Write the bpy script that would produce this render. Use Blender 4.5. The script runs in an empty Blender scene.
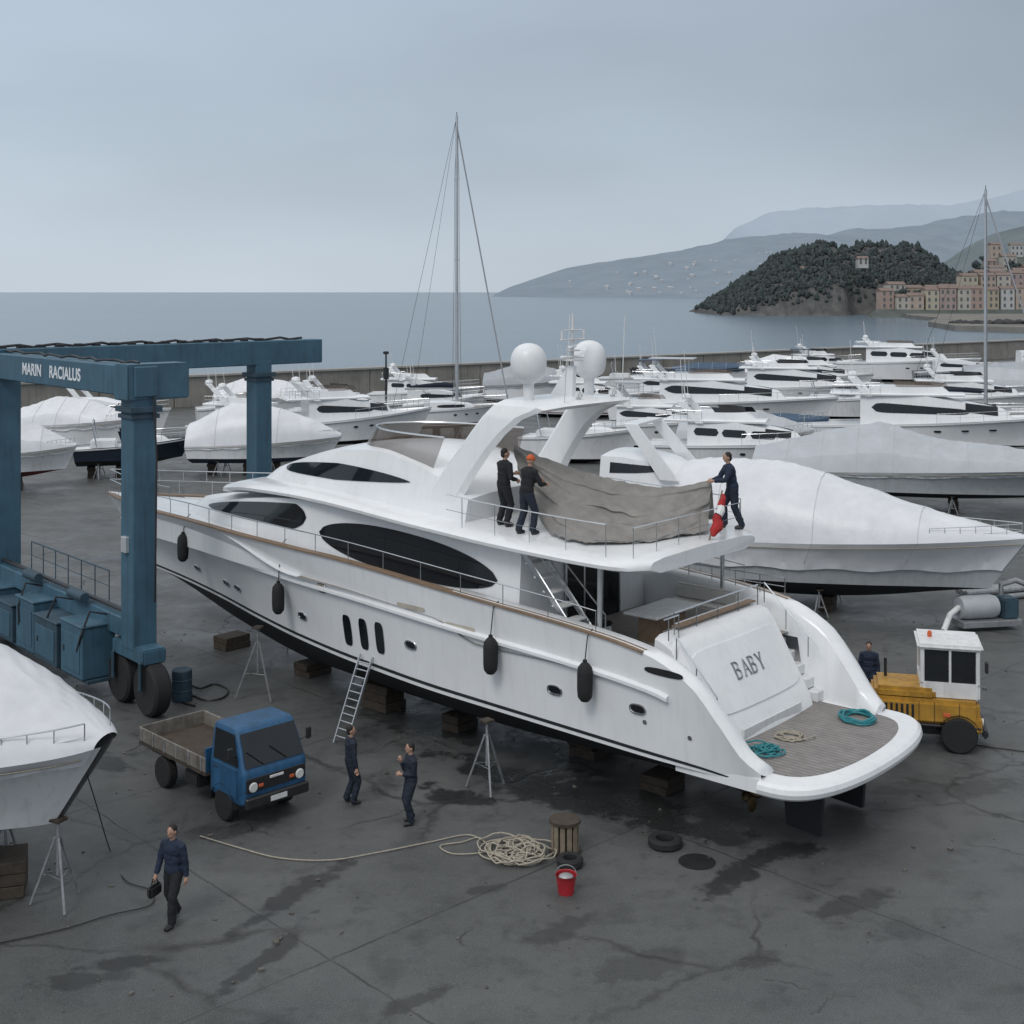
import bpy, bmesh, math, random
from mathutils import Vector, Matrix, noise
V=Vector; R=math.radians; rnd=random.Random(7)
F=1300.0; H=11.6; HV=292
sc=bpy.context.scene; col=sc.collection
def G(u,v,z=0.0):
    Y=(H-z)*F/(v-HV); return V(((u-512)/F*Y,Y,z))
def P(u,v,Y): return V(((u-512)/F*Y,Y,H-(v-HV)/F*Y))
def lerp(a,b,t): return a+(b-a)*t
def sm(t): t=max(0,min(1,t)); return t*t*(3-2*t)
def lin(T,x):
    if x<=T[0][0]: return T[0][1]
    for i in range(len(T)-1):
        if x<=T[i+1][0]: return lerp(T[i][1],T[i+1][1],(x-T[i][0])/(T[i+1][0]-T[i][0]))
    return T[-1][1]
def tab(T,x):
    if x<=T[0][0]: return T[0][1]
    if x>=T[-1][0]: return T[-1][1]
    for i in range(len(T)-1):
        if T[i][0]<=x<=T[i+1][0]:
            x0,y0=T[i];x1,y1=T[i+1];h=x1-x0;t=(x-x0)/h
            d=(y1-y0)/h
            def sl(k):
                if k<=0 or k>=len(T)-1: return None
                a=(T[k][1]-T[k-1][1])/(T[k][0]-T[k-1][0]);b=(T[k+1][1]-T[k][1])/(T[k+1][0]-T[k][0])
                return 0 if a*b<=0 else 2*a*b/(a+b)
            m0=sl(i);m1=sl(i+1)
            if m0 is None:m0=d
            if m1 is None:m1=d
            return (2*t**3-3*t*t+1)*y0+(t**3-2*t*t+t)*h*m0+(-2*t**3+3*t*t)*y1+(t**3-t*t)*h*m1
# ---------------------------------------------------------------- materials
MATS={}
def mat(name,c,rough=.5,metal=0,var=.15,scale=2.5,bump=0,bscale=30,coat=0,streak=0,alpha=None,plank=None):
    if name in MATS: return MATS[name]
    m=bpy.data.materials.new(name); m.use_nodes=True; nt=m.node_tree; N=nt.nodes; L=nt.links
    b=N['Principled BSDF']; tc=N.new('ShaderNodeTexCoord')
    n=N.new('ShaderNodeTexNoise'); n.inputs['Scale'].default_value=scale; n.inputs['Detail'].default_value=5; n.inputs['Roughness'].default_value=.65
    L.new(tc.outputs['Object'],n.inputs['Vector'])
    mx=N.new('ShaderNodeMix'); mx.data_type='RGBA'
    lo=[x*(1-var) for x in c]; hi=[min(1,x*(1+var*.6)) for x in c]
    mx.inputs[6].default_value=(*lo,1); mx.inputs[7].default_value=(*hi,1)
    mr=N.new('ShaderNodeMapRange'); mr.inputs[1].default_value=.3; mr.inputs[2].default_value=.7
    L.new(n.outputs['Fac'],mr.inputs[0]); L.new(mr.outputs[0],mx.inputs[0])
    out=mx.outputs[2]
    if streak:
        mp=N.new('ShaderNodeMapping'); mp.inputs['Scale'].default_value=(5,5,.35)
        L.new(tc.outputs['Object'],mp.inputs[0]); n2=N.new('ShaderNodeTexNoise'); n2.inputs['Scale'].default_value=1.2; n2.inputs['Detail'].default_value=5
        L.new(mp.outputs[0],n2.inputs['Vector'])
        r2=N.new('ShaderNodeMapRange'); r2.inputs[1].default_value=.5; r2.inputs[2].default_value=.8; r2.inputs[3].default_value=0; r2.inputs[4].default_value=streak
        L.new(n2.outputs['Fac'],r2.inputs[0])
        m2=N.new('ShaderNodeMix'); m2.data_type='RGBA'; m2.inputs[7].default_value=(c[0]*.35+.01,c[1]*.33+.008,c[2]*.29+.006,1)
        L.new(r2.outputs[0],m2.inputs[0]); L.new(out,m2.inputs[6]); out=m2.outputs[2]
    if plank:
        sp=N.new('ShaderNodeSeparateXYZ'); L.new(tc.outputs['Object'],sp.inputs[0])
        pp=N.new('ShaderNodeMath'); pp.operation='PINGPONG'; pp.inputs[1].default_value=plank; L.new(sp.outputs[1],pp.inputs[0])
        r3=N.new('ShaderNodeMapRange'); r3.inputs[1].default_value=plank*.08; r3.inputs[2].default_value=plank*.16; r3.inputs[3].default_value=.8; r3.inputs[4].default_value=0; L.new(pp.outputs[0],r3.inputs[0])
        m3=N.new('ShaderNodeMix'); m3.data_type='RGBA'; m3.inputs[7].default_value=(.04,.037,.034,1); L.new(r3.outputs[0],m3.inputs[0]); L.new(out,m3.inputs[6]); out=m3.outputs[2]
    L.new(out,b.inputs['Base Color'])
    rr=N.new('ShaderNodeMapRange'); rr.inputs[3].default_value=max(.02,rough*.8); rr.inputs[4].default_value=min(1,rough*1.2)
    L.new(n.outputs['Fac'],rr.inputs[0]); L.new(rr.outputs[0],b.inputs['Roughness'])
    b.inputs['Metallic'].default_value=metal; b.inputs['Coat Weight'].default_value=coat
    if bump:
        n3=N.new('ShaderNodeTexNoise'); n3.inputs['Scale'].default_value=bscale; n3.inputs['Detail'].default_value=4
        L.new(tc.outputs['Object'],n3.inputs['Vector']); bp=N.new('ShaderNodeBump'); bp.inputs['Strength'].default_value=bump; bp.inputs['Distance'].default_value=.02
        L.new(n3.outputs['Fac'],bp.inputs['Height']); L.new(bp.outputs[0],b.inputs['Normal'])
    if alpha is not None: b.inputs['Alpha'].default_value=alpha
    MATS[name]=m; return m
gel=mat('gelcoat',(.80,.81,.82),.2,var=.05,scale=.8,streak=.12)
gelb=mat('gelcoat_old',(.70,.71,.72),.35,var=.08,scale=.7,streak=.3)
wrap=mat('shrink_wrap',(.69,.70,.725),.36,var=.09,scale=1.1,bump=.35,bscale=5)
wrapg=mat('grey_cover',(.36,.38,.41),.7,var=.12,scale=1.5,bump=.5,bscale=4)
wrapp=mat('pale_cover',(.44,.46,.49),.6,var=.1,scale=1.3,bump=.35,bscale=5)
wrapb=mat('blue_cover',(.05,.09,.15),.7,var=.2,scale=1.5,bump=.5,bscale=4)
seamm=mat('seam_tape',(.52,.53,.55),.5)
tarpm=mat('beige_tarp',(.25,.238,.222),.85,var=.22,scale=2.5,bump=.5,bscale=9)
antif=mat('black_antifouling',(.016,.017,.02),.7,var=.4,scale=1.5)
antib=mat('blue_antifouling',(.03,.05,.09),.7,var=.3,scale=1.5)
antir=mat('red_antifouling',(.14,.03,.025),.75,var=.3,scale=1.5)
navyh=mat('navy_hull',(.012,.02,.035),.25,var=.2)
greyh=mat('grey_hull',(.40,.42,.44),.4,var=.08,streak=.25)
glass=mat('dark_glass',(.012,.014,.017),.06,var=.2)
tint=mat('tinted_screen',(.12,.09,.07),.1,var=.2,alpha=.6)
teak=mat('teak',(.24,.165,.11),.6,var=.25,scale=6)
teakg=mat('weathered_teak',(.29,.265,.24),.65,var=.2,scale=5,plank=.06)
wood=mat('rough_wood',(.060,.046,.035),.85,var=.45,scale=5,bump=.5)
steel=mat('stainless',(.62,.64,.66),.25,metal=1,var=.1)
galv=mat('galvanised',(.36,.37,.38),.5,metal=.6,var=.3,scale=6)
alum=mat('aluminium',(.55,.56,.58),.4,metal=.8,var=.1)
blue=mat('blue_lift_paint',(.050,.120,.175),.55,var=.25,scale=1.2,streak=.6)
blued=mat('dark_blue_paint',(.034,.070,.10),.6,var=.3,scale=2,streak=.5)
tblue=mat('truck_blue',(.020,.092,.20),.5,var=.35,scale=1.6,streak=.75)
yellow=mat('machine_yellow',(.44,.235,.03),.55,var=.35,scale=2,streak=.8)
rubber=mat('rubber',(.018,.018,.019),.85,var=.3,scale=8)
black=mat('black_plastic',(.02,.02,.022),.5,var=.2)
orange=mat('orange_cloth',(.60,.12,.04),.85)
red=mat('red_cloth',(.42,.025,.025),.8,var=.3)
redp=mat('red_plastic',(.38,.02,.028),.4,var=.3)
white=mat('white_paint',(.70,.70,.70),.5,var=.12,streak=.4)
rope=mat('rope',(.38,.345,.28),.9,var=.3,scale=20)
teal=mat('teal_hose',(.02,.20,.23),.5)
skin=mat('skin',(.42,.25,.18),.6,var=.08)
navyc=mat('navy_cloth',(.013,.02,.036),.85,var=.35,scale=7,bump=.4,bscale=14)
darkc=mat('charcoal_cloth',(.012,.013,.016),.9,var=.35,scale=7,bump=.4,bscale=14)
bluec=mat('blue_cloth',(.014,.025,.052),.85,var=.35,scale=7,bump=.4,bscale=14)
hairm=mat('dark_hair',(.015,.012,.01),.7)
lampm=mat('lamp_glass',(.7,.7,.66),.15)
conc=mat('concrete',(.27,.255,.23),.85,var=.3,scale=.35,streak=.55)
ltxt=mat('lift_lettering',(.72,.75,.78),.6)
gtxt=mat('silver_lettering',(.24,.25,.27),.35,metal=.3)
domem=mat('dome_white',(.78,.79,.8),.35,var=.05)
beige=mat('vent_beige',(.50,.46,.38),.5)
# ---------------------------------------------------------------- mesh builder
class MB:
    def __init__(s): s.v=[]; s.f=[]
    def add(s,vs,fs):
        o=len(s.v); s.v+=[tuple(x) for x in vs]; s.f+=[tuple(i+o for i in f) for f in fs]; return s
    def boxm(s,M,d,bev=.01):
        bm=bmesh.new(); bmesh.ops.create_cube(bm,size=1)
        bmesh.ops.scale(bm,vec=V(d),verts=bm.verts)
        if bev: bmesh.ops.bevel(bm,geom=bm.edges[:],offset=min(bev,min(d)*.45),segments=2 if bev>.03 else 1,affect='EDGES')
        bm.verts.index_update()
        s.add([M@v.co for v in bm.verts],[[v.index for v in f.verts] for f in bm.faces]); bm.free(); return s
    def box(s,c,d,rz=0,bev=.01): return s.boxm(Matrix.Translation(V(c))@Matrix.Rotation(rz,4,'Z'),d,bev)
    def beam(s,p,q,w,h,bev=.02):
        p=V(p);q=V(q);d=q-p
        return s.boxm(Matrix.Translation((p+q)/2)@d.to_track_quat('X','Z').to_matrix().to_4x4(),(d.length,w,h),bev)
    def tube(s,pts,r,n=8,closed=False):
        pts=[V(p) for p in pts]; m=len(pts); rs=r if isinstance(r,(list,tuple)) else [r]*m
        up=V((0,0,1)); rings=[]; last=None
        for i,p in enumerate(pts):
            a=pts[(i-1)%m] if (closed or i>0) else p; b=pts[(i+1)%m] if (closed or i<m-1) else p
            t=(b-a); t=t.normalized() if t.length>1e-9 else V((0,0,1))
            if last is None:
                x=t.cross(up)
                if x.length<.05: x=t.cross(V((0,1,0)))
            else: x=last-t*last.dot(t)
            x.normalize(); last=x; y=t.cross(x)
            rings.append([p+(x*math.cos(2*math.pi*k/n)+y*math.sin(2*math.pi*k/n))*rs[i] for k in range(n)])
        vs=[v for q in rings for v in q]; fs=[]
        for i in range(m if closed else m-1):
            j=(i+1)%m
            for k in range(n): fs.append((i*n+k,i*n+(k+1)%n,j*n+(k+1)%n,j*n+k))
        if not closed: fs.append(tuple(range(n-1,-1,-1))); fs.append(tuple((m-1)*n+k for k in range(n)))
        return s.add(vs,fs)
    def lathe(s,prof,M=Matrix(),n=20):
        vs=[];fs=[];m=len(prof)
        for r,z in prof:
            for k in range(n): a=2*math.pi*k/n; vs.append(M@V((r*math.cos(a),r*math.sin(a),z)))
        for i in range(m-1):
            for k in range(n): fs.append((i*n+k,i*n+(k+1)%n,(i+1)*n+(k+1)%n,(i+1)*n+k))
        fs.append(tuple(range(n-1,-1,-1))); fs.append(tuple((m-1)*n+k for k in range(n)))
        return s.add(vs,fs)
    def ell(s,c,r,M=None,n=14,m=9):
        c=V(c); vs=[];fs=[]
        for i in range(m+1):
            a=math.pi*i/m
            for k in range(n):
                b=2*math.pi*k/n; q=V((r[0]*math.sin(a)*math.cos(b),r[1]*math.sin(a)*math.sin(b),r[2]*math.cos(a)))
                vs.append(c+(M@q if M else q))
        for i in range(m):
            for k in range(n): fs.append((i*n+k,(i+1)*n+k,(i+1)*n+(k+1)%n,i*n+(k+1)%n))
        return s.add(vs,fs)
    def loft(s,secs,cap0=False,cap1=False,ring=False):
        n=len(secs[0]); vs=[p for q in secs for p in q]; fs=[]
        for i in range(len(secs)-1):
            for k in range(n if ring else n-1): fs.append((i*n+k,i*n+(k+1)%n,(i+1)*n+(k+1)%n,(i+1)*n+k))
        if cap0: fs.append(tuple(range(n)))
        if cap1: fs.append(tuple((len(secs)-1)*n+k for k in range(n)))
        return s.add(vs,fs)
    def prism(s,poly,d0,d1,f):
        n=len(poly); vs=[f(a,b,d0) for a,b in poly]+[f(a,b,d1) for a,b in poly]
        fs=[tuple(range(n)),tuple(range(2*n-1,n-1,-1))]+[(i,i+n,(i+1)%n+n,(i+1)%n) for i in range(n)]
        return s.add(vs,fs)
    def build(s,name,m,parent=None,ang=35,label=None):
        me=bpy.data.meshes.new(name); me.from_pydata(s.v,[],s.f)
        bm=bmesh.new(); bm.from_mesh(me); bmesh.ops.remove_doubles(bm,verts=bm.verts,dist=1e-5); bmesh.ops.recalc_face_normals(bm,faces=bm.faces); bm.to_mesh(me); bm.free()
        for p in me.polygons: p.use_smooth=True
        me.set_sharp_from_angle(angle=R(ang)); me.materials.append(m)
        o=bpy.data.objects.new(name,me); col.objects.link(o)
        if parent: o.parent=parent
        if label: o['label']=label
        return o
def tag(o,label,cat,group=None):
    o['label']=label; o['category']=cat
    if group: o['group']=group
    return o
def E(name,label,cat,loc=(0,0,0),rz=0,group=None):
    o=bpy.data.objects.new(name,None); col.objects.link(o); o.location=loc; o.rotation_euler=(0,0,rz); o.empty_display_size=.2
    return tag(o,label,cat,group)
def struct(o,kind='structure'): o['kind']=kind; return o
def text(body,size,m,parent,M,name='lettering',sx=1,off=0):
    cu=bpy.data.curves.new('t','FONT'); cu.body=body; cu.size=size; cu.align_x='CENTER'; cu.align_y='CENTER'; cu.extrude=.004; cu.offset=off
    o=bpy.data.objects.new('t',cu); col.objects.link(o); bpy.context.view_layer.update()
    me=bpy.data.meshes.new_from_object(o.evaluated_get(bpy.context.evaluated_depsgraph_get())); bpy.data.objects.remove(o)
    me.transform(M@Matrix.Diagonal((sx,1,1,1))); me.materials.clear(); me.materials.append(m); me.name=name
    q=bpy.data.objects.new(name,me); col.objects.link(q); q.parent=parent; return q
def frame(o,x,y):
    x=V(x).normalized(); y=V(y); y=(y-x*y.dot(x)).normalized(); z=x.cross(y)
    M=Matrix((x,y,z)).transposed().to_4x4(); M.translation=V(o); return M
# ---------------------------------------------------------------- people (built first while the scene is small)
def ik(a,b,l1,l2,bend):
    d=b-a; D=min(d.length,(l1+l2)*.995); u=d.normalized(); x=(l1*l1-l2*l2+D*D)/(2*D); h=math.sqrt(max(0,l1*l1-x*x)); bd=bend-u*bend.dot(u); bd.normalize(); return a+u*x+bd*h,a+u*D
def remesh(mb,name,m,parent,vox):
    o=mb.build(name,m,parent); md=o.modifiers.new('r','REMESH'); md.mode='VOXEL'; md.voxel_size=vox; s=o.modifiers.new('s','SMOOTH'); s.iterations=3; s.factor=.5
    bpy.context.view_layer.update(); me=bpy.data.meshes.new_from_object(o.evaluated_get(bpy.context.evaluated_depsgraph_get())); o.modifiers.clear(); o.data=me; me.name=name
    if vox>.01:
        for v in me.vertices: v.co+=v.normal*(.012*noise.noise(v.co*11)+.007*noise.noise(v.co*24))
    for p in me.polygons: p.use_smooth=True
    return o
def person(loc,head,label,jm,tm,pose,cap=None,s=1.0):
    t=E('person',label,'person',loc,head-math.pi/2); t.scale=(s,s,s)
    ln=pose.get('lean',0); dr=V((0,math.sin(ln),math.cos(ln))); pel=V((0,0,.93))+V(pose.get('pel',(0,0,0)))
    neck=pel+dr*.53; hd=V((0,math.sin(ln*.6+pose.get('nod',0)),math.cos(ln*.6+pose.get('nod',0)))); hc=neck+hd*.19
    HR=Matrix.Rotation(-(ln*.6+pose.get('nod',0)),3,'X')@Matrix.Rotation(pose.get('turn',0),3,'Z'); TR=Matrix.Rotation(-ln,3,'X')
    body=MB(); jk=MB(); tr=MB()
    for mb,k in ((body,.9),(jk,1.12)):
        mb.ell(pel+dr*.05,(.17*k,.125*k,.15*k),TR); mb.ell(pel+dr*.22,(.165*k,.12*k,.2*k),TR); mb.ell(pel+dr*.39,(.185*k,.12*k,.18*k),TR); mb.tube([pel+dr*.42,neck+dr*(.0 if k<1 else -.03)],[.12*k,.062*k],10)
    body.tube([neck-dr*.05,hc],[.055,.05],10)
    body.ell(hc,(.076,.095,.112),HR); body.ell(hc+HR@V((0,.025,-.055)),(.056,.068,.065),HR); body.ell(hc+HR@V((0,.1,-.015)),(.013,.02,.026),HR); body.ell(hc+HR@V((0,.085,-.06)),(.026,.014,.01),HR)
    for sd in (1,-1): body.ell(hc+HR@V((sd*.078,-.005,-.01)),(.012,.022,.03),HR)
    tr.ell(pel+V((0,0,-.02)),(.175,.125,.14))
    for sd,hk,fk in ((1,'rh','rf'),(-1,'lh','lf')):
        sh=pel+dr*.475+V((sd*.19,0,0)); hand=V(pose.get(hk,(sd*.27,.04,.80))); el,wr=ik(sh,hand,.30,.27,V((sd*.5,-.7,-.35)))
        body.tube([sh-V((sd*.05,0,0)),sh.lerp(el,.5),el,el.lerp(wr,.4),wr],[.05,.046,.038,.036,.026],10)
        jk.tube([sh-V((sd*.07,0,-.01)),sh,sh.lerp(el,.5),el,el.lerp(wr,.5),wr-(wr-el).normalized()*.02],[.078,.076,.069,.062,.056,.047],10)
        hdv=(wr-el).normalized(); lat=hdv.cross(V((sd,0,.3))).normalized(); nrm=hdv.cross(lat)
        body.tube([wr,wr+hdv*.045,wr+hdv*.085],[.03,.038,.034],8)
        for k,(o_,l) in enumerate(((.032,.07),(.011,.08),(-.011,.075),(-.032,.058))):
            p0=wr+hdv*.075+lat*o_; p1=p0+hdv*l*.5+nrm*.006; p2=p1+(hdv*.6+nrm*.75*(-sd)).normalized()*l*.55; body.tube([p0,p1,p2],[.012,.0115,.01],6)
        body.tube([wr+hdv*.03+lat*.03,wr+hdv*.06+lat*.058,wr+hdv*.095+lat*.062],[.014,.013,.011],6)
        hip=pel+V((sd*.09,0,-.02)); ft=V(pose.get(fk,(sd*.11,0,.0))); an=ft+V((0,-.03,.09)); kn,an2=ik(hip,an,.43,.43,V((sd*.1,1,0)))
        body.tube([hip,hip.lerp(kn,.4),kn,kn.lerp(an2,.35),an2],[.08,.075,.052,.052,.036],10)
        tr.tube([hip+V((0,0,.03)),hip.lerp(kn,.4),kn,kn.lerp(an2,.4),an2-V((0,0,.02))],[.11,.104,.086,.082,.076],10)
        bt=MB(); bt.tube([an2+V((0,0,.05)),an2-V((0,0,.01)),ft+V((0,-.02,.05)),ft+V((0,.09,.045)),ft+V((0,.15,.035))],[.055,.055,.058,.05,.035],10); bt.build('boot',black,t)
        body.ell(ft+V((0,.04,.045)),(.036,.11,.03))
    remesh(body,'body',skin,t,.0085); remesh(jk,'jacket',jm,t,.014); remesh(tr,'trousers',tm,t,.014)
    ha=MB(); 
    if cap: ha.ell(hc+HR@V((0,-.008,.045)),(.086,.105,.085),HR); ha.tube([hc+HR@V((.085*math.cos(a),.104*math.sin(a)-.008,.025)) for a in [k*.35 for k in range(18)]],.016,6,closed=True); ha.build('beanie',cap,t)
    else: ha.ell(hc+HR@V((0,-.02,.03)),(.082,.092,.095),HR); ha.ell(hc+HR@V((0,-.05,-.03)),(.07,.055,.07),HR); ha.build('hair',hairm,t)
    for sd in (1,-1): MB().ell(hc+HR@V((sd*.03,.088,.012)),(.011,.008,.007),HR,8,6).build('eye',black,t)
    return t
def dirang(x,y): return math.atan2(y,x)
ZB=[(3.8,5.28),(8,5.4),(10,5.5),(15,5.72),(18,5.62),(20,5.38),(21.5,5.1),(24,4.8)]
O=V((7.37,28.24,0)); rz=math.atan2(.652,-.758); YM=Matrix.Translation(O)@Matrix.Rotation(rz,4,'Z')
person(G(351,803),dirang(.8,.35),'person in navy work clothes standing on the asphalt facing right, left of the pair',navyc,navyc,dict(rh=(.25,.06,.8),lh=(-.24,.12,.84),turn=-.2,rf=(.12,.04,0),lf=(-.12,-.05,0)),s=1.0)
person(G(411,823),dirang(-.75,-.3),'person in navy overalls standing by the rope with one hand raised to the chin',navyc,navyc,dict(rh=(.06,.2,1.36),lh=(-.02,.22,1.10),nod=.12,rf=(.12,-.03,0),lf=(-.12,.05,0)),s=1.0)
wk=person(G(174,922),dirang(-.35,-.8),'person in dark blue jacket walking in the left foreground carrying a bag',bluec,darkc,dict(rh=(.27,.16,.86),lh=(-.26,-.02,.78),lean=.06,nod=.1,rf=(.1,-.2,.03),lf=(-.1,.22,0)),s=1.03)
wkM=Matrix.Translation(wk.location)@Matrix.Rotation(wk.rotation_euler[2],4,'Z')
t=E('tool_bag','small black tool bag hanging from the hand of the walking person','bag',wkM@V((.285,.2,.5)),wk.rotation_euler[2]); MB().box((0,0,.12),(.12,.34,.22),bev=.04).build('bag_body',black,t); MB().tube([(0,-.1,.22),(0,-.05,.33),(0,.05,.33),(0,.1,.22)],.012,6).build('handle',rubber,t)
def fly(x,y): return YM@V((x,y,tab(ZB,x)+.335))
person(fly(8.5,1.75),dirang(.75,.55),'person in black jacket standing on the flybridge at the left end of the tarpaulin',darkc,darkc,dict(rh=(.2,.22,1.05),lh=(-.1,.36,1.15),lean=.08,turn=-.3,rf=(.13,.02,0),lf=(-.13,.0,0)),s=1.1)
person(fly(7.5,2.05),dirang(.7,.6),'person with an orange red beanie holding the left part of the tarpaulin',darkc,navyc,dict(rh=(.17,.42,1.10),lh=(-.10,.44,1.14),lean=.18,nod=.1,rf=(.13,.1,0),lf=(-.13,-.1,0)),cap=orange,s=1.09)
person(fly(4.35,-2.3),dirang(-.9,-.12),'person in dark jacket on the aft corner pulling the right end of the tarpaulin',bluec,navyc,dict(rh=(.12,.50,1.08),lh=(-.14,.50,1.12),lean=.2,rf=(.13,.18,0),lf=(-.13,-.16,0)),s=1.1)
person(V((10.05,36.6,0)),dirang(-.3,-.9),'person in blue work clothes half hidden behind the yacht stern beside the yellow tractor',bluec,bluec,dict(nod=.2),s=1.0)
# ---------------------------------------------------------------- camera, light, sky
cam=bpy.data.cameras.new('camera'); co=bpy.data.objects.new('camera',cam); col.objects.link(co); co.location=(0,0,H); co.rotation_euler=(R(90),0,0)
cam.sensor_width=36; cam.lens=F/1024*36; cam.shift_y=-(512-HV)/1024; cam.clip_end=60000; cam.clip_start=.1; sc.camera=co
sc.view_settings.view_transform='Standard'
su=bpy.data.lights.new('sun','SUN'); su.energy=1.0; su.angle=R(20); su.color=(1,.97,.93); so=bpy.data.objects.new('sun',su); col.objects.link(so)
so.rotation_euler=(R(42),0,R(-28))
w=bpy.data.worlds.new('World'); sc.world=w; w.use_nodes=True; nt=w.node_tree; N=nt.nodes; L=nt.links; bg=N['Background']
sky=N.new('ShaderNodeTexSky'); sky.sky_type='NISHITA'; sky.sun_disc=False; sky.sun_elevation=R(48); sky.sun_rotation=R(208)
tc=N.new('ShaderNodeTexCoord'); sp=N.new('ShaderNodeSeparateXYZ'); L.new(tc.outputs['Generated'],sp.inputs[0])
rp=N.new('ShaderNodeValToRGB'); cr=rp.color_ramp
stops=[(0,(.565,.64,.72)),(.05,(.525,.605,.69)),(.11,(.455,.535,.62)),(.22,(.41,.485,.575)),(.42,(.66,.72,.79)),(1,(1,1,1))]
cr.elements[0].position=0; cr.elements[1].position=1
for p,c in stops[1:-1]: cr.elements.new(p)
for e,(p,c) in zip(cr.elements,stops): e.position=p; e.color=(*c,1)
L.new(sp.outputs[2],rp.inputs[0])
mp=N.new('ShaderNodeMapping'); mp.inputs['Scale'].default_value=(1.3,1.3,4.2); mp.inputs['Location'].default_value=(.3,.2,.1); L.new(tc.outputs['Generated'],mp.inputs[0])
nz=N.new('ShaderNodeTexNoise'); nz.inputs['Scale'].default_value=1.6; nz.inputs['Detail'].default_value=4; nz.inputs['Roughness'].default_value=.42; L.new(mp.outputs[0],nz.inputs['Vector'])
mr=N.new('ShaderNodeMapRange'); mr.interpolation_type='SMOOTHSTEP'; mr.inputs[1].default_value=.3; mr.inputs[2].default_value=.7; mr.inputs[3].default_value=.88; mr.inputs[4].default_value=1.07; L.new(nz.outputs['Fac'],mr.inputs[0])
dx=N.new('ShaderNodeMapRange'); dx.inputs[1].default_value=-.35; dx.inputs[2].default_value=.45; dx.inputs[3].default_value=1.12; dx.inputs[4].default_value=.84; L.new(sp.outputs[0],dx.inputs[0])
ml=N.new('ShaderNodeMath'); ml.operation='MULTIPLY'; L.new(mr.outputs[0],ml.inputs[0]); L.new(dx.outputs[0],ml.inputs[1])
vm=N.new('ShaderNodeVectorMath'); vm.operation='SCALE'; L.new(rp.outputs[0],vm.inputs[0]); L.new(ml.outputs[0],vm.inputs['Scale'])
vs=N.new('ShaderNodeVectorMath'); vs.operation='SCALE'; vs.inputs['Scale'].default_value=.09; L.new(sky.outputs[0],vs.inputs[0])
mx=N.new('ShaderNodeMix'); mx.data_type='RGBA'; mx.inputs[0].default_value=.94; L.new(vs.outputs[0],mx.inputs[6]); L.new(vm.outputs[0],mx.inputs[7])
L.new(mx.outputs[2],bg.inputs['Color']); bg.inputs['Strength'].default_value=1.0
# ---------------------------------------------------------------- ground and sea
STAINS=[(515,778,2.6,.7,-.7,1,1),(455,796,1.3,.5,-.5,1,1),(560,800,2.0,.5,-.6,.9,1),(740,873,1.7,.4,.9,1,0),(792,850,.8,.5,0,1,0),(300,890,.3,2.0,-.5,.9,0),(130,962,.9,.3,.3,.9,0),(265,958,.25,1.5,-.4,.85,0),(420,1000,.8,.25,.7,.7,0),(850,905,1.1,.35,.5,.7,0),(640,965,1.2,.5,.4,.5,0),(230,830,1.3,.5,.6,.6,0),(700,830,1.8,.6,-.5,.9,1),(950,790,1.8,.7,.2,.55,0),(90,760,1.6,.6,-.6,.7,1),(330,640,4,1.4,-.7,.8,1),(430,720,4,1.3,-.7,.8,1),(100,560,3.5,1.2,.5,.7,1),(900,930,.7,.5,.1,.5,0),(560,930,.9,.35,.8,.6,0),(80,980,.9,.3,.2,.7,0),(760,960,.6,.25,.4,.6,0),(480,890,.5,.2,.3,.7,0),(620,800,3,1.2,-.7,.9,1)]
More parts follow.
